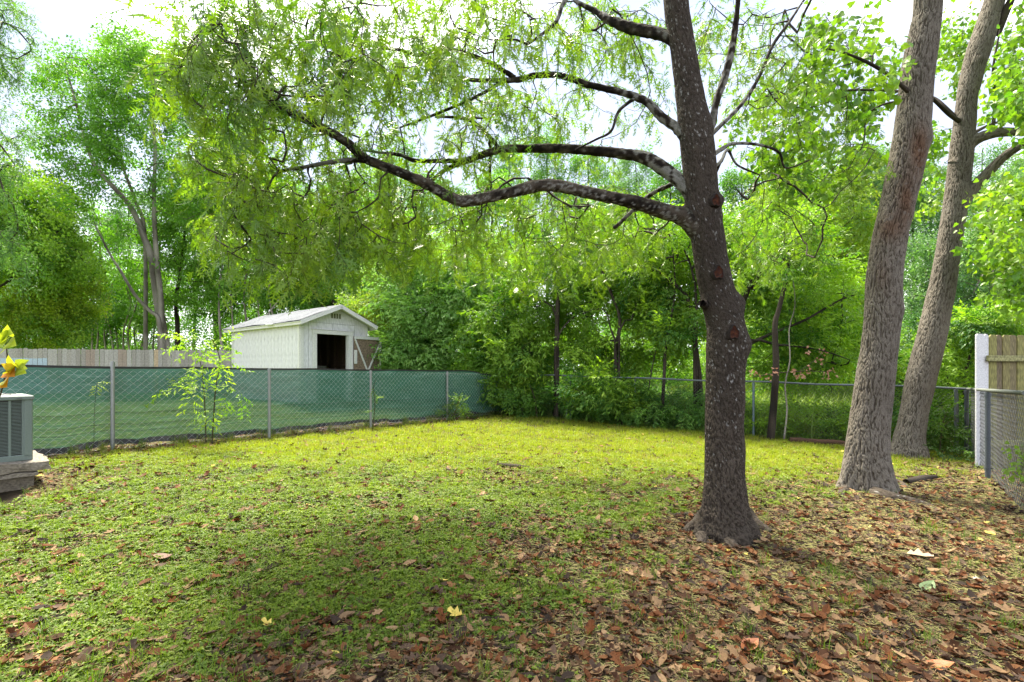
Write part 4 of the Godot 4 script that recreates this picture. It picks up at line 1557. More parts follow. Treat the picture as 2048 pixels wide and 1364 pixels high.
	foliage(o, g, "heart", 3, 5, Vector2(0.9, 1.25), Color(0.11, 0.25, 0.032), Color(0.28, 0.44, 0.055), leafm, 0.7, 0.5)

# ---------------------------------------------------------------- the woodland

func stem(px: Array, d: float, w0: float, w1: float, lean := 0.0) -> Array:   # pixels of a trunk line, brought down to the ground
	var pts := []
	var rad := []
	for i in px.size():
		var t := float(i) / (px.size() - 1)
		var dd := d + lean * t
		pts.append(P(px[i][0], px[i][1], dd))
		rad.append(lerpf(w0, w1, t) * 0.5 / FL * dd * narrow(px[i][0]))
	var f: Vector3 = pts[0]
	if f.y > gy(f.x, f.z) + 0.1:
		pts.push_front(Vector3(f.x, gy(f.x, f.z) - 0.1, f.z))
		rad.push_front(rad[0] * 1.15)
	return [pts, rad]

func woodland() -> void:
	var lime := [Color(0.11, 0.25, 0.022), Color(0.30, 0.48, 0.045)]
	var fresh := [Color(0.060, 0.180, 0.024), Color(0.19, 0.40, 0.050)]
	var mid := [Color(0.042, 0.140, 0.022), Color(0.14, 0.32, 0.045)]
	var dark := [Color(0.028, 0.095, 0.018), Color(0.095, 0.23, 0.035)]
	var cool := [Color(0.065, 0.165, 0.065), Color(0.185, 0.34, 0.140)]
	var behind := "trees behind the weathered picket fence"
	var thicket := "young trees along the back chain link fence"
	# --- left, behind the picket fence
	wood_tree("grey_trunk_tree", "tall tree with a pale grey forking trunk behind the weathered pickets", behind, [
		stem([[330, 700], [322, 640], [314, 590], [303, 520], [290, 480], [262, 415], [216, 362], [180, 310], [150, 200], [130, 130]], 22.0, 23, 4), stem([[322, 640], [321, 590], [312, 500], [308, 400], [310, 300], [304, 200], [315, 100]], 21.8, 15, 4), stem([[320, 650], [300, 622], [270, 590], [240, 540], [222, 512], [190, 450]], 21.6, 10, 4), stem([[290, 480], [270, 400], [245, 330], [232, 250], [220, 160]], 22.2, 9, 3)],
		goals_px([[200, 190, 150, 100, 20, 25, 130], [150, 330, 110, 90, 19.5, 24, 70], [320, 180, 90, 110, 20, 25, 80], [290, 380, 120, 110, 20.5, 25, 50], [390, 330, 70, 120, 20.5, 25, 60], [240, 90, 60, 30, 20, 23, 20], [230, 490, 110, 70, 22.5, 25, 34]]), 4, "round", 5, Vector2(1.1, 1.6), fresh[0], fresh[1], 0.008)
	wood_tree("dark_trunk_tree", "tree with a slim dark trunk just right of the pale grey forking trunk", behind, [stem([[355, 720], [355, 650], [352, 600], [362, 540], [370, 460], [380, 380]], 23.5, 12, 4)], goals_px([[430, 440, 110, 130, 22, 26, 110], [370, 560, 80, 60, 22, 25, 40], [470, 330, 80, 100, 22, 27, 60]]), 3, "round", 7, Vector2(1.1, 1.6), lime[0], fresh[1], 0.008)
	wood_tree("edge_tree", "bushy bright tree filling the left edge behind the pickets", behind, [stem([[-70, 720], [-60, 600], [-30, 480], [0, 400], [20, 330]], 18.6, 22, 5), stem([[-60, 620], [20, 560], [80, 490], [150, 440]], 18.4, 8, 3)], goals_px([[30, 440, 120, 110, 16.5, 20.5, 150], [100, 520, 100, 70, 17.5, 20.5, 70], [-60, 400, 100, 150, 16.5, 20, 60]]), 3, "round", 7, Vector2(0.9, 1.4), fresh[0], lime[1], 0.007)
	wood_tree("drooping_tree", "tree with drooping grey-green sprays at the top left corner", behind, [stem([[-260, 720], [-220, 300], [-160, 0], [-80, -120]], 14.0, 40, 14), stem([[-160, 0], [-60, 30], [20, 50], [60, 90]], 13.6, 12, 3), stem([[-200, 200], [-100, 240], [-20, 270], [30, 330]], 13.6, 12, 3)], goals_px([[15, 80, 55, 90, 12.5, 14.5, 44], [10, 330, 40, 70, 12.5, 14.5, 16], [20, 240, 40, 40, 13, 14.5, 6], [-120, 100, 90, 200, 12, 15, 50], [30, 490, 40, 80, 12.8, 14.2, 20]]), 3, "willow", 6, Vector2(0.9, 1.4), Color(0.055, 0.15, 0.045), Color(0.17, 0.31, 0.09), 0.006, 0.5)
	wood_tree("yellow_green_bush", "low yellow-green bush with arching dark twigs behind the left pickets", behind, [stem([[-30, 740], [10, 660], [60, 640], [110, 660]], 19.6, 8, 3), stem([[-30, 740], [-10, 640], [30, 590], [90, 570]], 19.8, 8, 3)], goals_px([[80, 640, 110, 55, 18.9, 20.6, 120], [30, 590, 80, 50, 19, 21, 60], [160, 590, 60, 50, 19.4, 21, 40]]), 3, "round", 7, Vector2(0.8, 1.2), lime[0], Color(0.34, 0.45, 0.035), 0.005, 0.3, "bush")
	var lines := []
	for i in 16:
		var x := 150.0 + i * 11.0 + R(-4, 4)
		lines.append(stem([[x, 715], [x + R(-8, 8), 660], [x + R(-22, 22), 600], [x + R(-40, 40), 540]], R(25.0, 27.5), 5, 2.5))
	wood_tree("many_stemmed_shrub", "tall airy shrub with many thin brown stems left of the pale trunk", behind, lines, goals_px([[220, 590, 120, 60, 24.5, 28, 110], [250, 660, 110, 50, 25, 28.5, 50]]), 4, "spray", 6, Vector2(1.0, 1.5), mid[0], fresh[1], 0.006, 0.3, "shrub")
	lines = []
	for q in [[437, 6], [463, 4], [490, 5], [516, 4], [545, 4]]:
		var x: float = q[0]
		lines.append(stem([[x + 8, 720], [x + 2, 640], [x - 3 + R(-5, 5), 580], [x + R(-4, 10), 520], [x + R(-10, 20), 440], [x + R(-15, 25), 370]], R(22.5, 24.0), q[1], 2.5))
	lines.append(stem([[515, 680], [530, 640], [550, 610], [575, 580]], 22.5, 5, 2))
	wood_tree("pale_stemmed_grove", "clump of slender pale stems rising behind the shed roof", behind, lines, goals_px([[510, 470, 130, 130, 22.5, 27, 130], [600, 520, 90, 80, 23, 28, 70], [460, 620, 80, 60, 24.5, 28, 40]]), 4, "round", 7, Vector2(1.1, 1.6), mid[0], fresh[1], 0.007, 0.3, "tree clump")
	wood_tree("shady_tree", "dark shady tree standing behind the shed ridge", behind, [stem([[700, 720], [690, 640], [660, 600], [610, 560]], 25.0, 16, 5), stem([[690, 640], [640, 610], [600, 605]], 24.5, 8, 3)], goals_px([[650, 540, 130, 80, 23.5, 28, 120], [600, 590, 90, 30, 23.5, 27, 40], [740, 470, 90, 80, 24, 28, 60]]), 3, "round", 7, Vector2(1.1, 1.6), mid[0], fresh[1], 0.008)
	# --- beside and behind the shed
	wood_tree("bright_maple", "bright yellow-green sapling above the right eave of the shed", thicket, [stem([[775, 800], [765, 700], [750, 640], [735, 600]], 17.4, 8, 3)], goals_px([[745, 625, 60, 36, 16.6, 18.6, 60], [790, 680, 50, 60, 16.2, 18.2, 50]]), 3, "round", 6, Vector2(0.8, 1.2), lime[0], Color(0.30, 0.37, 0.045), 0.005)
	wood_tree("feathery_tree", "broad feathery tree hanging over the open shed door", thicket, [stem([[900, 800], [890, 700], [870, 600], [850, 500], [840, 420]], 17.0, 18, 5), stem([[890, 700], [940, 620], [960, 560]], 16.8, 8, 3), stem([[885, 680], [820, 620], [790, 580]], 16.6, 8, 3)], goals_px([[860, 600, 100, 80, 15, 18.5, 110], [880, 690, 110, 50, 15, 17.5, 80], [830, 520, 90, 60, 15.5, 18.5, 60], [960, 540, 90, 70, 15, 18, 70], [800, 700, 45, 45, 15.6, 17.4, 36]]), 3, "spray", 7, Vector2(0.9, 1.4), Color(0.13, 0.29, 0.06), Color(0.32, 0.52, 0.15), 0.006)
	wood_tree("corner_sapling", "leafy sapling at the corner where the green screen ends", thicket, [stem([[1022, 838], [1024, 760], [1020, 690], [1010, 620], [1000, 560]], 14.4, 9, 3), stem([[1023, 780], [1050, 720], [1080, 680]], 14.2, 4, 2)], goals_px([[1000, 660, 70, 70, 13.4, 15.5, 80], [1010, 770, 50, 40, 13.5, 14.6, 36], [1060, 720, 60, 50, 13.2, 15, 44], [960, 720, 50, 40, 14.6, 15.6, 30]]), 3, "spray", 6, Vector2(0.7, 1.1), fresh[0], lime[1], 0.005)
	wood_tree("black_trunk_tree", "straight black-trunked tree in the middle of the back fence", thicket, [stem([[1112, 842], [1113, 760], [1114, 660], [1118, 560], [1122, 500], [1128, 430]], 13.4, 13, 5), stem([[1114, 690], [1140, 640], [1170, 620]], 13.2, 4, 2), stem([[1114, 640], [1080, 600], [1050, 590]], 13.2, 4, 2)], goals_px([[1110, 560, 120, 70, 13.4, 15.4, 90], [1090, 660, 90, 50, 13.5, 15.2, 44], [1150, 480, 110, 60, 12.8, 15.5, 60]]), 3, "spray", 6, Vector2(0.75, 1.15), fresh[0], lime[1], 0.006)
	wood_tree("forked_tree", "small tree with a low black fork right of the straight black trunk", thicket, [stem([[1236, 852], [1234, 760], [1232, 700], [1240, 650], [1236, 620], [1215, 570], [1200, 530]], 12.6, 11, 4), stem([[1232, 700], [1222, 660], [1215, 630]], 12.5, 5, 2), stem([[1240, 660], [1262, 640], [1275, 600]], 12.4, 4, 2)], goals_px([[1220, 710, 80, 36, 12.7, 14.0, 44], [1230, 580, 100, 70, 12.6, 14.6, 80], [1190, 770, 60, 30, 11.7, 12.7, 24], [1245, 790, 40, 30, 11.9, 12.9, 24]]), 3, "spray", 6, Vector2(0.65, 1.05), fresh[0], lime[1], 0.005)
	wood_tree("thin_tree", "thin dark tree midway between the forked tree and the oak trunk", thicket, [stem([[1322, 862], [1328, 760], [1332, 690], [1345, 620], [1350, 560], [1345, 500]], 11.9, 8, 3), stem([[1290, 850], [1300, 760], [1312, 700]], 12.1, 3, 2)], goals_px([[1320, 550, 100, 90, 11.9, 14.0, 90], [1310, 680, 60, 50, 12.2, 13.4, 24]]), 3, "spray", 6, Vector2(0.65, 1.05), mid[0], lime[1], 0.005)
	wood_tree("crooked_tree", "crooked dark tree partly hidden by the oak trunk", thicket, [stem([[1402, 868], [1400, 780], [1392, 700], [1382, 630], [1372, 590], [1345, 565], [1320, 545]], 11.9, 13, 5), stem([[1392, 600], [1388, 560], [1378, 520], [1368, 500]], 11.8, 6, 3), stem([[1390, 640], [1410, 590], [1440, 540]], 11.7, 5, 2)], goals_px([[1370, 480, 110, 70, 11.4, 13.8, 80], [1400, 590, 90, 60, 12.0, 13.8, 40], [1360, 640, 50, 40, 11.3, 12.6, 20]]), 3, "spray", 6, Vector2(0.65, 1.05), fresh[0], lime[1], 0.005)
	wood_tree("sweeping_tree", "tree sweeping long black boughs rightward from behind the oak trunk", thicket, [stem([[1470, 870], [1472, 780], [1480, 710], [1496, 690], [1560, 660], [1610, 640], [1680, 600], [1710, 590]], 11.6, 12, 3), stem([[1490, 694], [1560, 690], [1640, 700], [1700, 720]], 11.4, 7, 2), stem([[1475, 740], [1490, 600], [1515, 560], [1530, 500]], 11.8, 9, 3), stem([[1490, 590], [1560, 545], [1640, 520]], 11.6, 6, 2)], goals_px([[1600, 560, 120, 60, 11.4, 13.8, 80], [1620, 650, 110, 50, 11.5, 13.4, 60], [1600, 730, 90, 35, 11.6, 13.4, 36], [1530, 480, 110, 60, 11, 13.6, 50]]), 3, "spray", 6, Vector2(0.7, 1.1), fresh[0], lime[1], 0.005)
	wood_tree("leaning_tree", "slim speckled tree leaning in front of the back fence rail", thicket, [stem([[1541, 880], [1548, 800], [1552, 730], [1550, 650], [1556, 625], [1570, 570], [1578, 530]], 10.0, 17, 7)], goals_px([[1560, 500, 60, 40, 9.6, 10.8, 20], [1600, 450, 60, 50, 9.8, 11, 16]]), 3, "spray", 5, Vector2(0.6, 0.9), fresh[0], lime[1], 0.005)
	wood_tree("pale_sapling", "pale twiggy sapling right of the slim speckled tree", thicket, [stem([[1568, 878], [1574, 820], [1570, 770], [1580, 720], [1578, 660], [1590, 610], [1586, 560]], 9.9, 4, 1.5)], goals_px([[1590, 560, 40, 40, 9.5, 10.4, 8]]), 4, "spray", 4, Vector2(0.5, 0.8), fresh[0], lime[1], 0.003)
	wood_tree("far_bright_tree", "sunlit yellow-green tree beyond the gap left of the nearer cottonwood", thicket, [stem([[1660, 800], [1660, 640], [1650, 500], [1640, 400]], 18.5, 18, 6)], goals_px([[1640, 450, 120, 130, 17, 21, 150], [1660, 640, 100, 90, 16.5, 20, 100], [1540, 600, 80, 100, 17, 20, 60]]), 3, "spray", 7, Vector2(1.0, 1.5), lime[0], Color(0.28, 0.37, 0.05), 0.007)
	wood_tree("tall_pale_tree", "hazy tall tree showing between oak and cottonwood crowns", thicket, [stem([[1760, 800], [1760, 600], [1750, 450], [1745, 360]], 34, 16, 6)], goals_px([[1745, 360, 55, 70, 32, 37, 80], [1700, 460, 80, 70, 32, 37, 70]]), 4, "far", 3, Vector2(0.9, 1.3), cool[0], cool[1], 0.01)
	# --- right of the cottonwoods
	wood_tree("fence_corner_bush", "bright leafy bush rising behind the white end boards", thicket, [stem([[1930, 860], [1930, 760], [1950, 680], [1980, 640]], 9.6, 8, 3), stem([[1900, 860], [1895, 760], [1880, 690]], 9.9, 6, 2)], goals_px([[1980, 645, 70, 24, 9.0, 10.6, 50], [1905, 720, 40, 70, 9.3, 11, 60], [1890, 820, 50, 50, 9.2, 10.4, 46], [1780, 760, 30, 60, 9.8, 11.5, 24]]), 3, "spray", 6, Vector2(0.6, 1.0), mid[0], lime[1], 0.004, 0.3, "bush")
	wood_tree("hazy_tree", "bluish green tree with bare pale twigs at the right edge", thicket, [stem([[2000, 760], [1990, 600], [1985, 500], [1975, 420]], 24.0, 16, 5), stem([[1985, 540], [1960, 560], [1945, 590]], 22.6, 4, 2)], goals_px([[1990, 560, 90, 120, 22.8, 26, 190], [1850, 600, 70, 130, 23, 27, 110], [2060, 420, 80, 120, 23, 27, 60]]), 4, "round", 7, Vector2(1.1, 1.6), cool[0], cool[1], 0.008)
	# --- the wood farther off
	var far := thing("distant_woodland", "distant wood closing the view behind every nearer tree", "woodland", Vector3(0, 0, -40))
	far.set_meta("kind", "stuff")
	var mb := MB.new()
	var xf := []
	var cols := []
	for k in 3:
		var ee: Array[Transform3D] = []
		xf.append(ee)
		cols.append(PackedColorArray())
	var tops := [[-300, 330], [0, 360], [150, 440], [400, 330], [600, 360], [800, 300], [950, 330], [1105, 255], [1250, 330], [1400, 320], [1500, 340], [1700, 350], [1850, 330], [2000, 300], [2400, 280]]
	for i in 44:
		var x := -280.0 + i * 60.0 + R(-25, 25)
		var d := R(32.0, 46.0)
		var top := 300.0
		for k in tops.size() - 1:
			if x >= tops[k][0] and x < tops[k + 1][0]:
				top = lerpf(tops[k][1], tops[k + 1][1], (x - tops[k][0]) / float(tops[k + 1][0] - tops[k][0]))
		top += R(-25, 60)
		var crown := P(x, top, d)
		var foot := Vector3(crown.x, gy(crown.x, crown.z), crown.z)
		mb.col = Color(0.06, 0.05, 0.04)
		mb.tube(PackedVector3Array([foot - far.position, Vector3(foot.x + R(-0.5, 0.5), crown.y * 0.5, foot.z) - far.position, crown - far.position]), PackedFloat32Array([R(0.12, 0.25), 0.12, 0.03]), 6)
		var tone: Array = [mid, lime, fresh, cool][rng.randi() % 4]
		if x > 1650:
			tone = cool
		var h := crown.y - foot.y
		for j in 300:
			var t := pow(R(0.0, 1.0), 0.8)
			var y := foot.y + h * (0.05 + 0.95 * t)
			var r := 2.9 * sqrt(maxf(0.05, 1.0 - t * t)) * (0.75 + 0.35 * sin(t * 9.0 + i))
			var a := R(0, TAU)
			var rr := r * sqrt(R(0.1, 1.0))
			var p := Vector3(foot.x + cos(a) * rr, y, foot.z + sin(a) * rr)
			var k := rng.randi() % 3
			xf[k].append(Transform3D((turned(Vector3(cos(a), R(-0.5, 0.3), sin(a)), Vector3.UP) * jit(0.4)).scaled(Vector3.ONE * R(0.8, 1.25)), p - far.position))
			cols[k].append(tone[0].lerp(tone[1], clampf(0.5 + 0.8 * nz.get_noise_3dv(p * 6.0) + R(-0.25, 0.25), 0, 1)))
	part("trunks", mb.mesh(), leaf_mat["bark"], far, true)
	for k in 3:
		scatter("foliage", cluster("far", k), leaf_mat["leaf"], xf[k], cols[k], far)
	var sh := thing("far_thicket", "bright thicket of bushes filling the gaps below the distant crowns", "thicket", Vector3(0, 0, -24))
	sh.set_meta("kind", "stuff")
	xf = []
	cols = []
	for k in 3:
		var ee: Array[Transform3D] = []
		xf.append(ee)
		cols.append(PackedColorArray())
	for i in 5200:
		var d := R(19.0, 31.0)
		var x := R(-1.15, 1.15) * d
		if x < -0.3 * d and d < 27.0:
			continue
		var hh := 2.6 + 2.2 * nz.get_noise_1d(x * 5.0 + d * 2.0)
		var p := Vector3(x, gy(x, -d) + hh * R(0.0, 1.0), -d)
		var k := rng.randi() % 3
		xf[k].append(Transform3D((turned(Vector3(R(-1, 1), R(-0.3, 0.6), R(-1, 1)), Vector3.UP) * jit(0.4)).scaled(Vector3.ONE * R(0.5, 0.95)), p - sh.position))
		var tone: Array = lime if nz.get_noise_2d(x * 4.0, d * 4.0) > -0.05 else mid
		cols[k].append(tone[0].lerp(tone[1], clampf(0.5 + 0.8 * nz.get_noise_3dv(p * 7.0) + R(-0.25, 0.25), 0, 1)))
	for k in 3:
		scatter("foliage", cluster("far", k), leaf_mat["leaf"], xf[k], cols[k], sh)
	# --- weeds and vines between the stems along the back fence
	var un := thing("undergrowth", "tangle of low weeds and vines behind the back chain link fence", "undergrowth", Vector3(0, 0, -12))
	un.set_meta("kind", "stuff")
	xf = []
	cols = []
	for k in 3:
		var ee: Array[Transform3D] = []
		xf.append(ee)
		cols.append(PackedColorArray())
	for i in 5200:
		var s := R(-0.5, 11.0)
		var off := R(0.08, 3.2)
		var x := -0.2 + 0.826 * s + 0.563 * off
		var z := -14.3 + 0.563 * s - 0.826 * off
		var open := smoothstep(5.6, 6.6, s) * (1.0 - smoothstep(8.6, 9.4, s))
		var hh := (0.25 + 0.85 * (0.5 + 0.5 * nz.get_noise_2d(x * 12.0, z * 12.0))) * (1.0 - 0.35 * open)
		var p := Vector3(x, gy(x, z) + R(0.0, 1.0) * hh, z)
		var k := rng.randi() % 3
		xf[k].append(Transform3D((turned(Vector3(R(-1, 1), R(0.0, 0.9), R(-1, 1)), Vector3.UP) * jit(0.5)).scaled(Vector3.ONE * R(0.35, 0.75)), p - un.position))
		var tone: Array = lime if open > 0.5 else mid
		cols[k].append(tone[0].lerp(tone[1], clampf(0.45 + 0.8 * nz.get_noise_2d(x * 9.0, z * 9.0) + R(-0.3, 0.3), 0, 1)))
	for k in 3:
		scatter("foliage", cluster("spray", k), leaf_mat["leaf"], xf[k], cols[k], un)

# ---------------------------------------------------------------- small plants and things on the lawn

func blade_tuft(count: int, h0: float, h1: float, spread: float, width: float) -> Mesh:
	var mb := MB.new()
	for i in count:
		var o := Vector3(R(-1, 1) * spread, -0.004, R(-1, 1) * spread)
		var a := R(0, TAU)
		var lean := Vector3(cos(a), 0, sin(a))
		var h := R(h0, h1)
		var side := Vector3(-sin(a), 0, cos(a)) * width * R(0.7, 1.2)
		var bend := R(0.1, 0.7)
		var g := R(0.75, 1.25)
		mb.col = Color(g * R(0.9, 1.15), g, g * R(0.8, 1.1))
		var m := o + Vector3(0, h * 0.6, 0) + lean * h * bend * 0.35
		var t := o + Vector3(0, h * (1.0 - bend * 0.25), 0) + lean * h * bend
		mb.quad(o - side, o + side, m + side * 0.8, m - side * 0.8)
		mb.tri(m - side * 0.8, m + side * 0.8, t)
	return mb.mesh()

func weed_patch(count: int, spread: float, size: float) -> Mesh:
	var mb := MB.new()
	for i in count:
		var o := Vector3(R(-1, 1) * spread, R(0.003, 0.024), R(-1, 1) * spread)
		var a := R(0, TAU)
		var g := R(0.7, 1.3)
		for j in 3:
			var way := Vector3(cos(a + j * 2.1), R(-0.1, 0.5), sin(a + j * 2.1))
			mb.col = Color(g * R(0.9, 1.12), g, g * R(0.8, 1.1))
			leaf_plain(mb, o, turned(way, Vector3.UP) * jit(0.3), size * R(0.75, 1.25), size * 0.62, 0.4)
	return mb.mesh()

func dead_leaf(k: int) -> Mesh:
	var mb := MB.new()
	var l := 1.0
	var lobed := k % 2 == 0
	var nseg := 6
	var curl := [0.5, 0.9, -0.5, 0.3, 1.3, 0.7][k % 6] as float
	var pts := PackedVector3Array()
	for i in nseg + 1:
		var t := float(i) / nseg
		var w := 0.23 * sin(PI * pow(t, 0.85)) + 0.012
		if lobed:
			w *= 1.55 if i % 2 == 1 else 0.6
		var y := curl * 0.22 * (t - 0.5) * (t - 0.5) * 4.0 + 0.05 * sin(t * 5.0 + k)
		for s in [-1.0, 0.0, 1.0]:
			pts.append(Vector3((t - 0.5) * l + (0.10 * absf(s) if lobed and i % 2 == 1 else 0.0), y + absf(s) * w * (0.45 * curl + 0.15), s * w))
	for i in nseg:
		for s in 2:
			var a := i * 3 + s
			mb.tri(pts[a], pts[a + 1], pts[a + 3])
			mb.tri(pts[a + 1], pts[a + 4], pts[a + 3])
	mb.tube(PackedVector3Array([pts[1], pts[1] + Vector3(-0.22, 0.04, 0.04)]), PackedFloat32Array([0.012, 0.008]), 3)
	return mb.mesh()

func sprig(what: String, label: String, category: String, stems: Array, goals: Array, kind: String, per: int, size: Vector2, c1: Color, c2: Color, group := "", thin := 0.002) -> Node3D:
	var foot: Vector3 = stems[0][0][0]
	var o := thing(what, label, category, foot, 0.0, group)
	var g := Grown.new()
	for s in stems:
		var loc := moved(s[0], foot)
		var mb := MB.new()
		mb.col = Color(0.07, 0.06, 0.035)
		var cv := curve(loc, 0.08)
		var rr := PackedFloat32Array()
		for t in cv[1]:
			rr.append(at_par(s[1], t))
		mb.tube(cv[0], rr, 6)
		part("stem", mb.mesh(), leaf_mat["bark"], o)
		skeleton(g, loc, s[1], 0.08)
	grow(g, moved(goals, foot), 0.08, 0.3, int(g.pos.size() * 0.2))
	var mb2 := MB.new()
	mb2.col = Color(0.09, 0.085, 0.035)
	twigs(mb2, g, thin, 0.35, 4)
	part("twigs", mb2.mesh(), leaf_mat["bark"], o, true)
	foliage(o, g, kind, 3, per, size, c1, c2, leaf_mat["leaf"], 0.8, 0.3)
	return o

func small_plants() -> void:
	# the sapling before the green screen
	sprig("yellow_green_sapling", "slender yellow-green sapling standing before the green privacy screen", "sapling", [stem([[412, 884], [410, 820], [406, 760], [398, 715], [385, 690]], 7.75, 2.6, 1.4), stem([[424, 886], [428, 820], [432, 770], [440, 720], [425, 680]], 7.75, 3.2, 1.4)],
		goals_px([[385, 680, 30, 14, 7.45, 7.9, 6], [425, 708, 44, 28, 7.4, 7.9, 14], [405, 742, 36, 16, 7.4, 7.8, 6], [345, 772, 24, 7, 7.45, 7.7, 3], [385, 776, 20, 8, 7.4, 7.7, 3], [455, 780, 24, 14, 7.4, 7.8, 5], [478, 800, 10, 12, 7.5, 7.8, 1], [424, 835, 6, 20, 7.6, 7.8, 3]]), "spray", 1, Vector2(0.42, 0.66), Color(0.16, 0.32, 0.03), Color(0.36, 0.50, 0.07), "", 0.0014)
	# a shoot of big yellow leaves at the left edge
	var foot := G(-4.65, -4.15)
	var o := thing("yellow_leaved_shoot", "shoot with broad yellow and orange leaves above the air conditioner at the left edge", "shoot", foot)
	var st := stem([[-60, 985], [-20, 850], [5, 775], [14, 720], [10, 672]], 4.2, 5, 2)
	var mb := MB.new()
	mb.col = Color(0.08, 0.06, 0.035)
	var cv := curve(moved(st[0], foot), 0.05)
	var rr := PackedFloat32Array()
	for t in cv[1]:
		rr.append(at_par(st[1], t))
	mb.tube(cv[0], rr, 6)
	part("stem", mb.mesh(), leaf_mat["bark"], o)
	mb = MB.new()
	mb.col = Color(0.14, 0.15, 0.05)
	for q in [[[10, 676], [20, 690]], [[14, 720], [32, 736]], [[12, 735], [18, 738]], [[8, 765], [14, 770]]]:
		mb.tube(PackedVector3Array([P(q[0][0], q[0][1], 4.2) - foot, P(q[1][0], q[1][1], 4.18) - foot]), PackedFloat32Array([0.003, 0.002]), 4)
	part("twigs", mb.mesh(), leaf_mat["bark"], o)
	var yl := vmat(0.5)
	yl.backlight_enabled = true
	yl.backlight = Color(1, 1, 0.6)
	for q in [[14, 676, -14, 662, 0], [16, 686, 46, 694, 0], [10, 680, -8, 700, 0], [18, 672, 12, 650, 0], [8, 668, 26, 664, 0], [30, 734, 12, 712, 1], [32, 736, 62, 712, 0], [33, 738, 62, 734, 0], [32, 740, 60, 748, 0], [28, 738, 4, 728, 2], [24, 740, 10, 738, 1], [16, 742, 30, 756, 3], [8, 762, -4, 770, 1], [6, 764, 10, 776, 3], [2, 706, -16, 716, 0]]:
		mb = MB.new()
		var a := P(q[0], q[1], 4.18)
		var b := P(q[2], q[3], 4.1 + R(-0.1, 0.06))
		mb.col = [Color(0.34, 0.42, 0.045), Color(0.42, 0.45, 0.05), Color(0.55, 0.40, 0.05), Color(0.55, 0.22, 0.03)][q[4]]
		leaf_heart(mb, a - foot, turned(b - a, Vector3(R(-0.2, 0.2), 0.4, 1.0)), minf(a.distance_to(b), 0.14) * 1.0)
		part("leaf", mb.mesh(), yl, o)
	# small weeds along the fences
	sprig("weed_seedling", "single yellow-green seedling left of the tall screened fence post", "weed", [stem([[188, 884], [189, 820], [194, 768]], 6.85, 1.0, 0.8)], goals_px([[195, 764, 8, 5, 6.8, 6.9, 3]]), "spray", 1, Vector2(0.2, 0.25), Color(0.22, 0.32, 0.04), Color(0.32, 0.40, 0.05), "", 0.001)
	sprig("climbing_weed", "leafy weed at the foot of the last screened fence post", "weed", [stem([[905, 838], [915, 810], [920, 790]], 12.2, 3, 1)], goals_px([[915, 812, 18, 20, 12.0, 12.4, 16], [890, 822, 16, 12, 12.0, 12.3, 8]]), "spray", 2, Vector2(0.35, 0.55), Color(0.07, 0.15, 0.03), Color(0.17, 0.27, 0.04))
	sprig("vine", "thin vine climbing beside the middle screened fence post", "vine", [stem([[746, 850], [750, 810], [747, 775], [752, 760]], 10.1, 2, 1)], goals_px([[749, 800, 5, 40, 10.05, 10.2, 8]]), "spray", 1, Vector2(0.2, 0.3), Color(0.08, 0.16, 0.03), Color(0.2, 0.3, 0.04), "", 0.001)
	sprig("ivy_plant", "leafy vine on the chain link at the right edge of the picture", "vine", [stem([[2052, 960], [2044, 930], [2040, 912]], 4.95, 3, 1)], goals_px([[2040, 914, 12, 12, 4.85, 4.95, 6], [2042, 945, 8, 8, 4.85, 4.95, 3]]), "heart", 1, Vector2(0.45, 0.6), Color(0.10, 0.21, 0.035), Color(0.18, 0.30, 0.045))
	sprig("low_bush", "low leafy bush at the foot of the straight black-trunked tree", "bush", [stem([[1075, 845], [1070, 800], [1060, 770]], 13.2, 4, 2), stem([[1050, 840], [1030, 790], [1010, 775]], 13.6, 4, 2)], goals_px([[1060, 790, 60, 40, 12.9, 14.0, 50], [1150, 790, 30, 36, 12.6, 13.2, 24]]), "spray", 3, Vector2(0.45, 0.7), Color(0.045, 0.14, 0.022), Color(0.16, 0.33, 0.045))
	sprig("shaggy_bush", "shaggy bush with pale hanging leaves below the forked tree", "bush", [stem([[1245, 858], [1240, 810], [1230, 780]], 12.1, 4, 2)], goals_px([[1240, 810, 50, 40, 11.7, 12.5, 50], [1330, 830, 60, 26, 11.3, 12, 40], [1385, 820, 30, 30, 11.0, 11.6, 20]]), "spray", 3, Vector2(0.4, 0.65), Color(0.045, 0.14, 0.022), Color(0.18, 0.36, 0.05))
	sprig("corner_weeds", "dark low weeds at the foot of the farther cottonwood", "weed", [stem([[1880, 900], [1885, 850], [1895, 820]], 8.5, 3, 1)], goals_px([[1885, 850, 36, 40, 8.3, 8.9, 40], [1905, 905, 34, 10, 7.8, 8.3, 18]]), "spray", 2, Vector2(0.35, 0.6), Color(0.035, 0.095, 0.02), Color(0.12, 0.23, 0.035))
	# dead pinkish leaves caught on the sapling by the rail
	var dead := [[1510, 748], [1552, 742], [1540, 752], [1585, 745], [1600, 748], [1650, 748], [1665, 745], [1640, 722], [1622, 738], [1645, 704], [1612, 700]]
	o = thing("dead_branch", "broken branch with curled pinkish dead leaves caught on the back fence rail", "branch", P(1580, 748, 9.75))
	mb = MB.new()
	mb.col = Color(0.11, 0.085, 0.065)
	mb.tube(PackedVector3Array([P(1500, 755, 9.75) - o.position, P(1560, 745, 9.75) - o.position, P(1610, 742, 9.7) - o.position, P(1670, 744, 9.7) - o.position]), PackedFloat32Array([0.006, 0.01, 0.008, 0.004]), 5)
	mb.tube(PackedVector3Array([P(1600, 742, 9.7) - o.position, P(1630, 720, 9.7) - o.position, P(1650, 700, 9.7) - o.position]), PackedFloat32Array([0.007, 0.005, 0.003]), 5)
	part("stem", mb.mesh(), leaf_mat["bark"], o)
	var xf: Array[Transform3D] = []
	var cols := PackedColorArray()
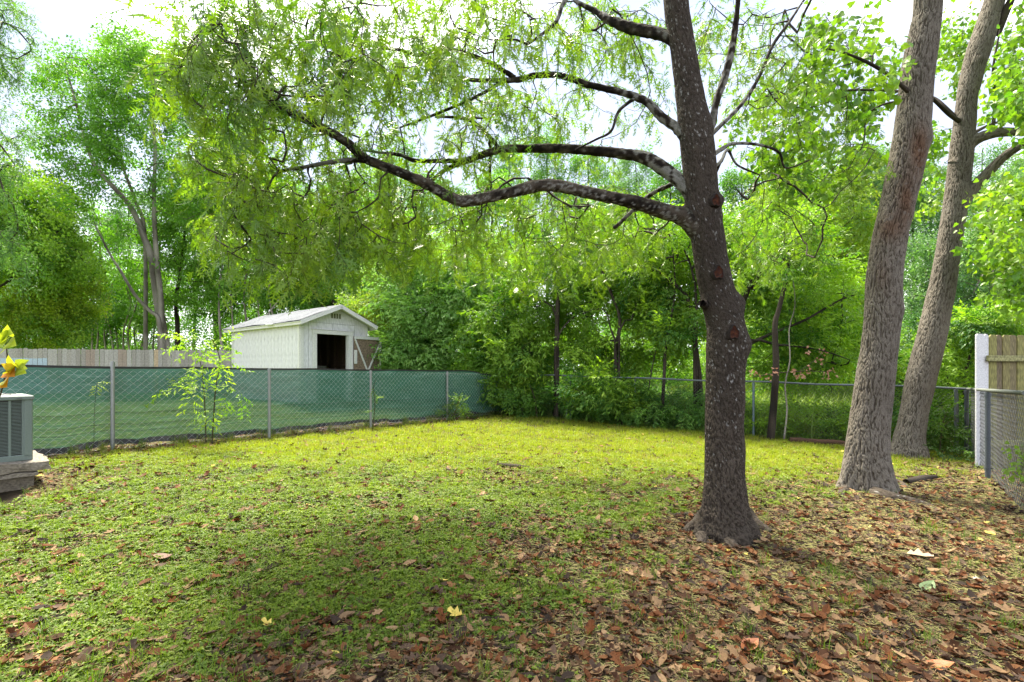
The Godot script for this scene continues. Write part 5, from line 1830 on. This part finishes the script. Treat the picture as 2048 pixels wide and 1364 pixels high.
	for q in dead:
		for j in 7:
			xf.append(Transform3D(Basis.from_euler(Vector3(R(-2, 2), R(-3, 3), R(-2, 2))).scaled(Vector3.ONE * R(0.05, 0.09)), P(q[0] + R(-9, 9), q[1] + R(-8, 10), 9.72 + R(-0.08, 0.06)) - o.position))
			cols.append(Color(0.40, 0.20, 0.13).lerp(Color(0.46, 0.30, 0.21), R(0, 1)))
	var dm := vmat(0.7)
	dm.backlight_enabled = true
	dm.backlight = Color(0.6, 0.5, 0.4)
	scatter("dead_leaves", dead_leaf(4), dm, xf, cols, o)
	# a timber edging along the foot of the back fence
	o = thing("timber_edging", "half rotten brown timber lying along the back fence left of the cottonwoods", "timber", Vector3.ZERO)
	var t0 := ground_px(1580, 886)
	var t1 := ground_px(1690, 893)
	o.position = t0
	mb = MB.new()
	var tb := []
	for i in 6:
		tb.append(t0.lerp(t1, i / 5.0) - t0 + Vector3(0, 0.05 + 0.006 * sin(i * 2.0), 0))
	mb.col = Color(0.10, 0.055, 0.038)
	var cvt := curve(tb, 0.05)
	var rt := PackedFloat32Array()
	for i in cvt[0].size():
		rt.append(0.065 + 0.012 * nz.get_noise_1d(i * 9.0))
	mb.tube(cvt[0], rt, 6, true)
	part("timber", mb.mesh(), leaf_mat["bark"], o)
	# brush heaped between fence and cottonwood
	o = thing("brush_pile", "heap of dark dead twigs against the fence beside the nearer cottonwood", "brush pile", ground_px(1680, 880))
	mb = MB.new()
	for i in 46:
		mb.col = Color(0.035, 0.027, 0.022) * R(0.7, 1.6)
		var a := Vector3(R(-0.35, 0.45), R(0.0, 0.35), R(-0.3, 0.15))
		var b := a + Vector3(R(-0.6, 0.7), R(0.1, 0.7), R(-0.3, 0.3))
		mb.tube(PackedVector3Array([a, a.lerp(b, 0.5) + rv() * 0.06, b]), PackedFloat32Array([0.007, 0.005, 0.002]), 4)
	part("twigs", mb.mesh(), leaf_mat["bark"], o, true)
	xf = []
	cols = PackedColorArray()
	for i in 60:
		xf.append(Transform3D(Basis.from_euler(Vector3(R(-1, 1), R(-3, 3), R(-1, 1))).scaled(Vector3.ONE * R(0.07, 0.12)), Vector3(R(-0.5, 0.5), R(0.0, 0.3), R(-0.3, 0.2))))
		cols.append(Color(0.06, 0.035, 0.025))
	scatter("dead_leaves", dead_leaf(1), dm, xf, cols, o)
	# strips of bark, sticks and roots showing in the lawn
	for q in [["bark_strip", "dark strip of bark lying in the bright grass near the middle of the lawn", "bark", [[996, 932], [1030, 936], [1060, 938]], 0.035], ["bark_strip", "thinner bark strip to the right of the dark bark strip on the lawn", "bark", [[1082, 938], [1110, 941], [1138, 949]], 0.022], ["fallen_stick", "thin fallen stick left of the oak trunk on the lawn", "stick", [[1290, 955], [1340, 960], [1388, 963]], 0.012], ["fallen_stick", "short thick stick among brown leaves at the lower right", "stick", [[1640, 1294], [1668, 1286], [1694, 1274]], 0.016], ["surface_root", "exposed dark root in the litter beyond the nearer cottonwood", "root", [[1812, 968], [1845, 962], [1872, 958]], 0.05], ["surface_root", "low root running left from the foot of the oak", "root", [[1345, 1034], [1375, 1033], [1400, 1036]], 0.025], ["fallen_stick", "slender grey twig in the litter near the bottom right edge", "stick", [[1790, 1310], [1830, 1345], [1850, 1364]], 0.006], ["fallen_stick", "pale broken twig right of the oak foot", "stick", [[1545, 1084], [1560, 1090], [1572, 1098]], 0.007]]:
		var pts := []
		for k in q[3]:
			pts.append(ground_px(k[0], k[1]) + Vector3(0, q[4] * 0.55, 0))
		o = thing(q[0], q[1], q[2], pts[0])
		mb = MB.new()
		bark_tube(mb, moved(pts, o.position), [q[4] * 0.7, q[4], q[4] * 0.5], 12, 0.02, 3 if q[0] == "surface_root" else (4 if "pale" in q[1] else 3))
		part("wood", mb.mesh(), leaf_mat["bark"], o)
	# leaves that stand out on the litter
	for q in [["pale_leaf", "large pale curled oak leaf lying on the litter right of centre", 1840, 1120, 0.16, 0, Color(0.40, 0.30, 0.19)], ["green_leaf", "long green fallen leaf on the brown litter", 1855, 1184, 0.15, 3, Color(0.13, 0.19, 0.07)], ["russet_leaf", "big russet leaf beside the bottom edge at the right", 1875, 1345, 0.13, 3, Color(0.33, 0.115, 0.035)], ["russet_leaf", "long russet leaf lying along the lower right foreground", 1500, 1307, 0.13, 5, Color(0.30, 0.11, 0.045)], ["brown_leaf", "two-ridged brown dead leaf in the weeds at the left", 328, 1125, 0.13, 1, Color(0.22, 0.135, 0.09)], ["pale_leaf", "small bleached leaf at the right with pointed lobes", 1960, 1164, 0.10, 2, Color(0.42, 0.36, 0.27)]]:
		var at := ground_px(q[2], q[3])
		var m := MeshInstance3D.new()
		m.name = called(q[0])
		m.mesh = dead_leaf(q[5])
		var lm := mat(q[6], 0.5)
		m.material_override = lm
		add_child(m)
		tag(m, q[1], "leaf")
		m.transform = Transform3D(Basis.from_euler(Vector3(0.15, R(-0.6, 0.6), 0.1)).scaled(Vector3.ONE * q[4]), at + Vector3(0, 0.03, 0))
	var n := 0
	for q in [[1459, 1108, "before the oak foot"], [1592, 1125, "right of the oak foot, upper of two"], [1588, 1148, "right of the oak foot, lower of two"], [1950, 1038, "far right, nearest the fence"], [1996, 1118, "near the right edge"], [1784, 1075, "below the nearer cottonwood"], [1957, 1203, "on the open litter at the right"], [1783, 964, "beside the roots of the nearer cottonwood"]]:
		var at := ground_px(q[0], q[1])
		mb = MB.new()
		mb.col = Color(0.62, 0.52, 0.10)
		leaf_heart(mb, Vector3(-0.35, 0, 0), Basis.IDENTITY, 1.0)
		var m := MeshInstance3D.new()
		m.name = called("yellow_leaf")
		m.mesh = mb.mesh()
		m.material_override = leaf_mat["leaf"]
		add_child(m)
		tag(m, "yellow fallen leaf " + q[2], "leaf", "yellow leaves on the litter")
		m.transform = Transform3D(Basis.from_euler(Vector3(R(-0.2, 0.4), R(-3, 3), R(-0.2, 0.2))).scaled(Vector3.ONE * 0.055), at + Vector3(0, 0.02, 0))
		n += 1

func lawn() -> void:
	var gm := leafy("grass", 0.55, Color(0.95, 1.0, 0.45))
	var grass: Array[Mesh] = []
	var weeds: Array[Mesh] = []
	var tall: Array[Mesh] = []
	for k in 3:
		grass.append(blade_tuft(16, 0.025, 0.062, 0.055, 0.0016))
		weeds.append(weed_patch(10, 0.07, 0.021))
		tall.append(blade_tuft(14, 0.07, 0.15, 0.035, 0.0018))
	var xf := []
	var cols := []
	for k in 9:
		var ee: Array[Transform3D] = []
		xf.append(ee)
		cols.append(PackedColorArray())
	var lx := []
	var lc := []
	for k in 6:
		var ee: Array[Transform3D] = []
		lx.append(ee)
		lc.append(PackedColorArray())
	var bx: Array[Transform3D] = []
	var bc := PackedColorArray()
	var browns := [Color(0.115, 0.045, 0.018), Color(0.070, 0.034, 0.018), Color(0.16, 0.075, 0.032), Color(0.20, 0.125, 0.066), Color(0.040, 0.028, 0.021), Color(0.13, 0.047, 0.017), Color(0.095, 0.062, 0.042), Color(0.27, 0.175, 0.095)]
	for i in 400000:
		var d := 1.75 * pow(9.0, R(0.0, 1.0))
		if d > 15.0:
			continue
		if R(0, 1) > 0.42 + 0.58 * smoothstep(12.0, 3.0, d):
			continue
		var x := R(-1.14, 1.14) * d
		var s := -((x + 5.89) * 0.787 - (d - 7.14) * 0.617)
		var b := (x + 0.2) * 0.563 + (d - 14.3) * 0.826
		var f3 := (x - 8.14) * 0.779 - (d - 8.62) * 0.627
		if s > 0.4 or b > 0.1 or f3 > 0.9:
			continue
		if Vector2(x - 1.72, d - 3.9).length() < 0.22 or Vector2(x - 4.2, d - 5.75).length() < 0.32 or (x < -1.0 * d and d > 4.3 and d < 5.3):
			continue
		var f := litter_share(x, d)
		var p := Vector3(x, gy(x, -d), -d)
		var big := 1.0 + 0.055 * d
		var roll := R(0, 1)
		var patch := nz.get_noise_2d(x * 14.0 + 70.0, d * 14.0)
		var fine := nz.get_noise_2d(x * 45.0, d * 45.0)
		var micro := nz2.get_noise_2d(x * 130.0, d * 130.0)
		if roll < 0.54:
			# greenery thins out over the litter, and in worn spots
			if R(0, 1) < f * 1.08 - 0.7 * maxf(0.0, fine - 0.08) + 0.22 * (1.0 - smoothstep(4.0, 8.0, d)) or fine + 0.6 * patch < -0.06 - 0.28 * smoothstep(4.5, 8.0, d) or (micro < 0.0 and R(0, 1) < 0.82 - 0.55 * smoothstep(5.0, 9.0, d)):
				continue
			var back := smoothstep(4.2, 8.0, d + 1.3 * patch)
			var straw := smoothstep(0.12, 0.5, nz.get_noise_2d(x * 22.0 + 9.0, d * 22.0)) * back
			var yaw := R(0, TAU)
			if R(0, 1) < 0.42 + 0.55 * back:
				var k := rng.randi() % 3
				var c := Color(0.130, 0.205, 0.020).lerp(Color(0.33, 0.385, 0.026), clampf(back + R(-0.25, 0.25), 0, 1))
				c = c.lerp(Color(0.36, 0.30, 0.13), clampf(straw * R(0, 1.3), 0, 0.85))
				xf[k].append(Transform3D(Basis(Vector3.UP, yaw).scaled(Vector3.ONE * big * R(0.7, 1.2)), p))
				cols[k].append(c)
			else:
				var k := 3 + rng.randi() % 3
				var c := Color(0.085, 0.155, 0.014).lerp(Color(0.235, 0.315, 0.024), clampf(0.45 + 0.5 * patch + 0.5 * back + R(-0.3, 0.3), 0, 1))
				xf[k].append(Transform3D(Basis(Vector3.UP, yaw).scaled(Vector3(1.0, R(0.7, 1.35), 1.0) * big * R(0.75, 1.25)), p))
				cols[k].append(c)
			if R(0, 1) < 0.02 + 0.05 * maxf(0.0, nz.get_noise_2d(x * 24.0 + 30.0, d * 24.0)):
				var k := 6 + rng.randi() % 3
				xf[k].append(Transform3D(Basis(Vector3.UP, yaw).scaled(Vector3.ONE * R(0.5, 0.95)), p))
				cols[k].append(Color(0.10, 0.20, 0.022).lerp(Color(0.20, 0.29, 0.03), R(0, 1)))
		elif roll < 0.76:
			var keep := 0.30 + 0.30 * f + 0.4 * maxf(0.0, -fine)
			if d > 8.0:
				keep *= 0.6
			if s > -0.8 and R(0, 1) < 0.9:
				keep = 1.0
			if R(0, 1) > keep or (f > 0.7 and R(0, 1) < 0.35 * smoothstep(-0.1, 0.3, patch)):
				continue
			var k := rng.randi() % 6
			var c: Color = browns[rng.randi() % 8]
			c *= R(0.55, 1.0)
			if R(0, 1) < 0.006:
				c = Color(0.50, 0.40, 0.10)
			lx[k].append(Transform3D(Basis.from_euler(Vector3(R(-0.4, 0.4), R(0, TAU), R(-0.4, 0.4))).scaled(Vector3.ONE * (0.022 + 0.062 * pow(R(0.0, 1.0), 2.0)) * (1.0 + 0.04 * d)), p + Vector3(0, R(0.006, 0.036), 0)))
			lc[k].append(c)
		elif d < 9.0:
			if R(0, 1) > 0.6 + 0.4 * f:
				continue
			if f > 0.4 and R(0, 1) < 0.018 + 0.16 * maxf(0.0, patch):
				var k := 6 + rng.randi() % 3 if R(0, 1) < 0.35 else rng.randi() % 6
				xf[k].append(Transform3D(Basis(Vector3.UP, R(0, TAU)).scaled(Vector3.ONE * R(0.5, 1.0)), p))
				cols[k].append(Color(0.075, 0.16, 0.022).lerp(Color(0.18, 0.27, 0.03), R(0, 1)))
			var c := Color(0.26, 0.25, 0.085) if R(0, 1) < 0.45 else (Color(0.20, 0.13, 0.07) if R(0, 1) < 0.5 else Color(0.05, 0.034, 0.025))
			bx.append(Transform3D(Basis.from_euler(Vector3(0, R(0, TAU), R(-0.25, 0.25))).scaled(Vector3(R(0.5, 1.5), 1, 1) * (1.0 + 0.04 * d)), p + Vector3(0, R(0.004, 0.030), 0)))
			bc.append(c)
			if f > 0.5:
				for j in 2:
					var o2 := Vector3(R(-0.05, 0.05), R(0.004, 0.026), R(-0.05, 0.05))
					bx.append(Transform3D(Basis.from_euler(Vector3(0, R(0, TAU), R(-0.25, 0.25))).scaled(Vector3(R(0.4, 1.3), 1, 1) * (1.0 + 0.04 * d)), p + o2))
					bc.append(c.lerp(Color(0.24, 0.21, 0.08), R(0, 0.8)))
	var names := ["grass", "weeds", "tall_grass"]
	var labels := ["short lime green grass of the lawn", "small-leaved green weeds covering the near lawn", "scattered taller grass tufts in the lawn"]
	for n in 3:
		var o := thing(names[n], labels[n], "grass" if n != 1 else "ground cover")
		o.set_meta("kind", "stuff")
		for k in 3:
			scatter("blades" if n != 1 else "leaves", [grass, weeds, tall][n][k], gm, xf[n * 3 + k], cols[n * 3 + k], o)
	var dm := vmat(0.65, 0.2)
	dm.backlight_enabled = true
	dm.backlight = Color(0.35, 0.25, 0.18)
	var o := thing("fallen_leaves", "brown and russet dead leaves strewn under the trees", "fallen leaves")
	o.set_meta("kind", "stuff")
	for k in 6:
		scatter("leaves", dead_leaf(k), dm, lx[k], lc[k], o)
	var mb := MB.new()
	mb.tube(PackedVector3Array([Vector3(-0.019, 0, 0), Vector3(0, 0.002, 0.002), Vector3(0.019, 0, 0)]), PackedFloat32Array([0.0014, 0.0022, 0.001]), 3)
	o = thing("leaf_crumbs", "pale bits of twig and catkin scattered over the soil", "litter")
	o.set_meta("kind", "stuff")
	scatter("bits", mb.mesh(), vmat(0.8), bx, bc, o)
	print("grass ", xf[0].size() * 3, " weeds ", xf[3].size() * 3, " tall ", xf[6].size() * 3, " leaves ", lx[0].size() * 6, " bits ", bx.size())
	# rough grass along the foot of the screened fence, and pale dry stalks
	var fx: Array[Transform3D] = []
	var fc := PackedColorArray()
	var fringe := blade_tuft(18, 0.10, 0.26, 0.05, 0.002)
	for i in 340:
		var s := R(-0.5, 9.0)
		if nz.get_noise_1d(s * 30.0) < -0.1:
			continue
		var x := -5.89 + 0.617 * s + R(0.0, 0.16) * 0.787
		var d := 7.14 + 0.787 * s - R(0.0, 0.16) * 0.617
		fx.append(Transform3D(Basis(Vector3.UP, R(0, TAU)).scaled(Vector3.ONE * R(0.4, 1.0)), G(x, -d)))
		fc.append(Color(0.10, 0.19, 0.025).lerp(Color(0.34, 0.33, 0.12), R(0, 1) * R(0, 1)))
	for i in 500:
		var s := R(0.0, 10.0)
		var x := -0.2 + 0.826 * s - R(0.0, 0.3) * 0.563
		var d := 14.3 - 0.563 * s - R(0.0, 0.3) * 0.826
		fx.append(Transform3D(Basis(Vector3.UP, R(0, TAU)).scaled(Vector3.ONE * R(0.3, 0.7)), G(x, -d)))
		fc.append(Color(0.07, 0.15, 0.02).lerp(Color(0.2, 0.27, 0.04), R(0, 1)))
	o = thing("fence_grass", "rough grass along the foot of the fences", "grass")
	o.set_meta("kind", "stuff")
	scatter("blades", fringe, gm, fx, fc, o)
	# meadow beyond the back fence
	var mx: Array[Transform3D] = []
	var mc := PackedColorArray()
	for i in 9000:
		var s := R(-14.0, 14.0)
		var off := 0.3 + 14.0 * pow(R(0, 1), 1.4)
		var x := -0.2 + 0.826 * s + 0.563 * off
		var z := -14.3 + 0.563 * s - 0.826 * off
		if (x + 0.2) * 0.617 + (-z - 14.3) * -0.787 < -6.0:
			continue
		mx.append(Transform3D(Basis(Vector3.UP, R(0, TAU)).scaled(Vector3.ONE * R(1.2, 2.6)), G(x, z)))
		mc.append(Color(0.09, 0.18, 0.03).lerp(Color(0.24, 0.34, 0.06), clampf(0.5 + 0.9 * nz.get_noise_2d(x * 8.0, z * 8.0) + R(-0.3, 0.3), 0, 1)))
	o = thing("meadow", "tall bright green growth beyond the back fence", "meadow")
	o.set_meta("kind", "stuff")
	scatter("blades", blade_tuft(22, 0.12, 0.34, 0.10, 0.004), gm, mx, mc, o)
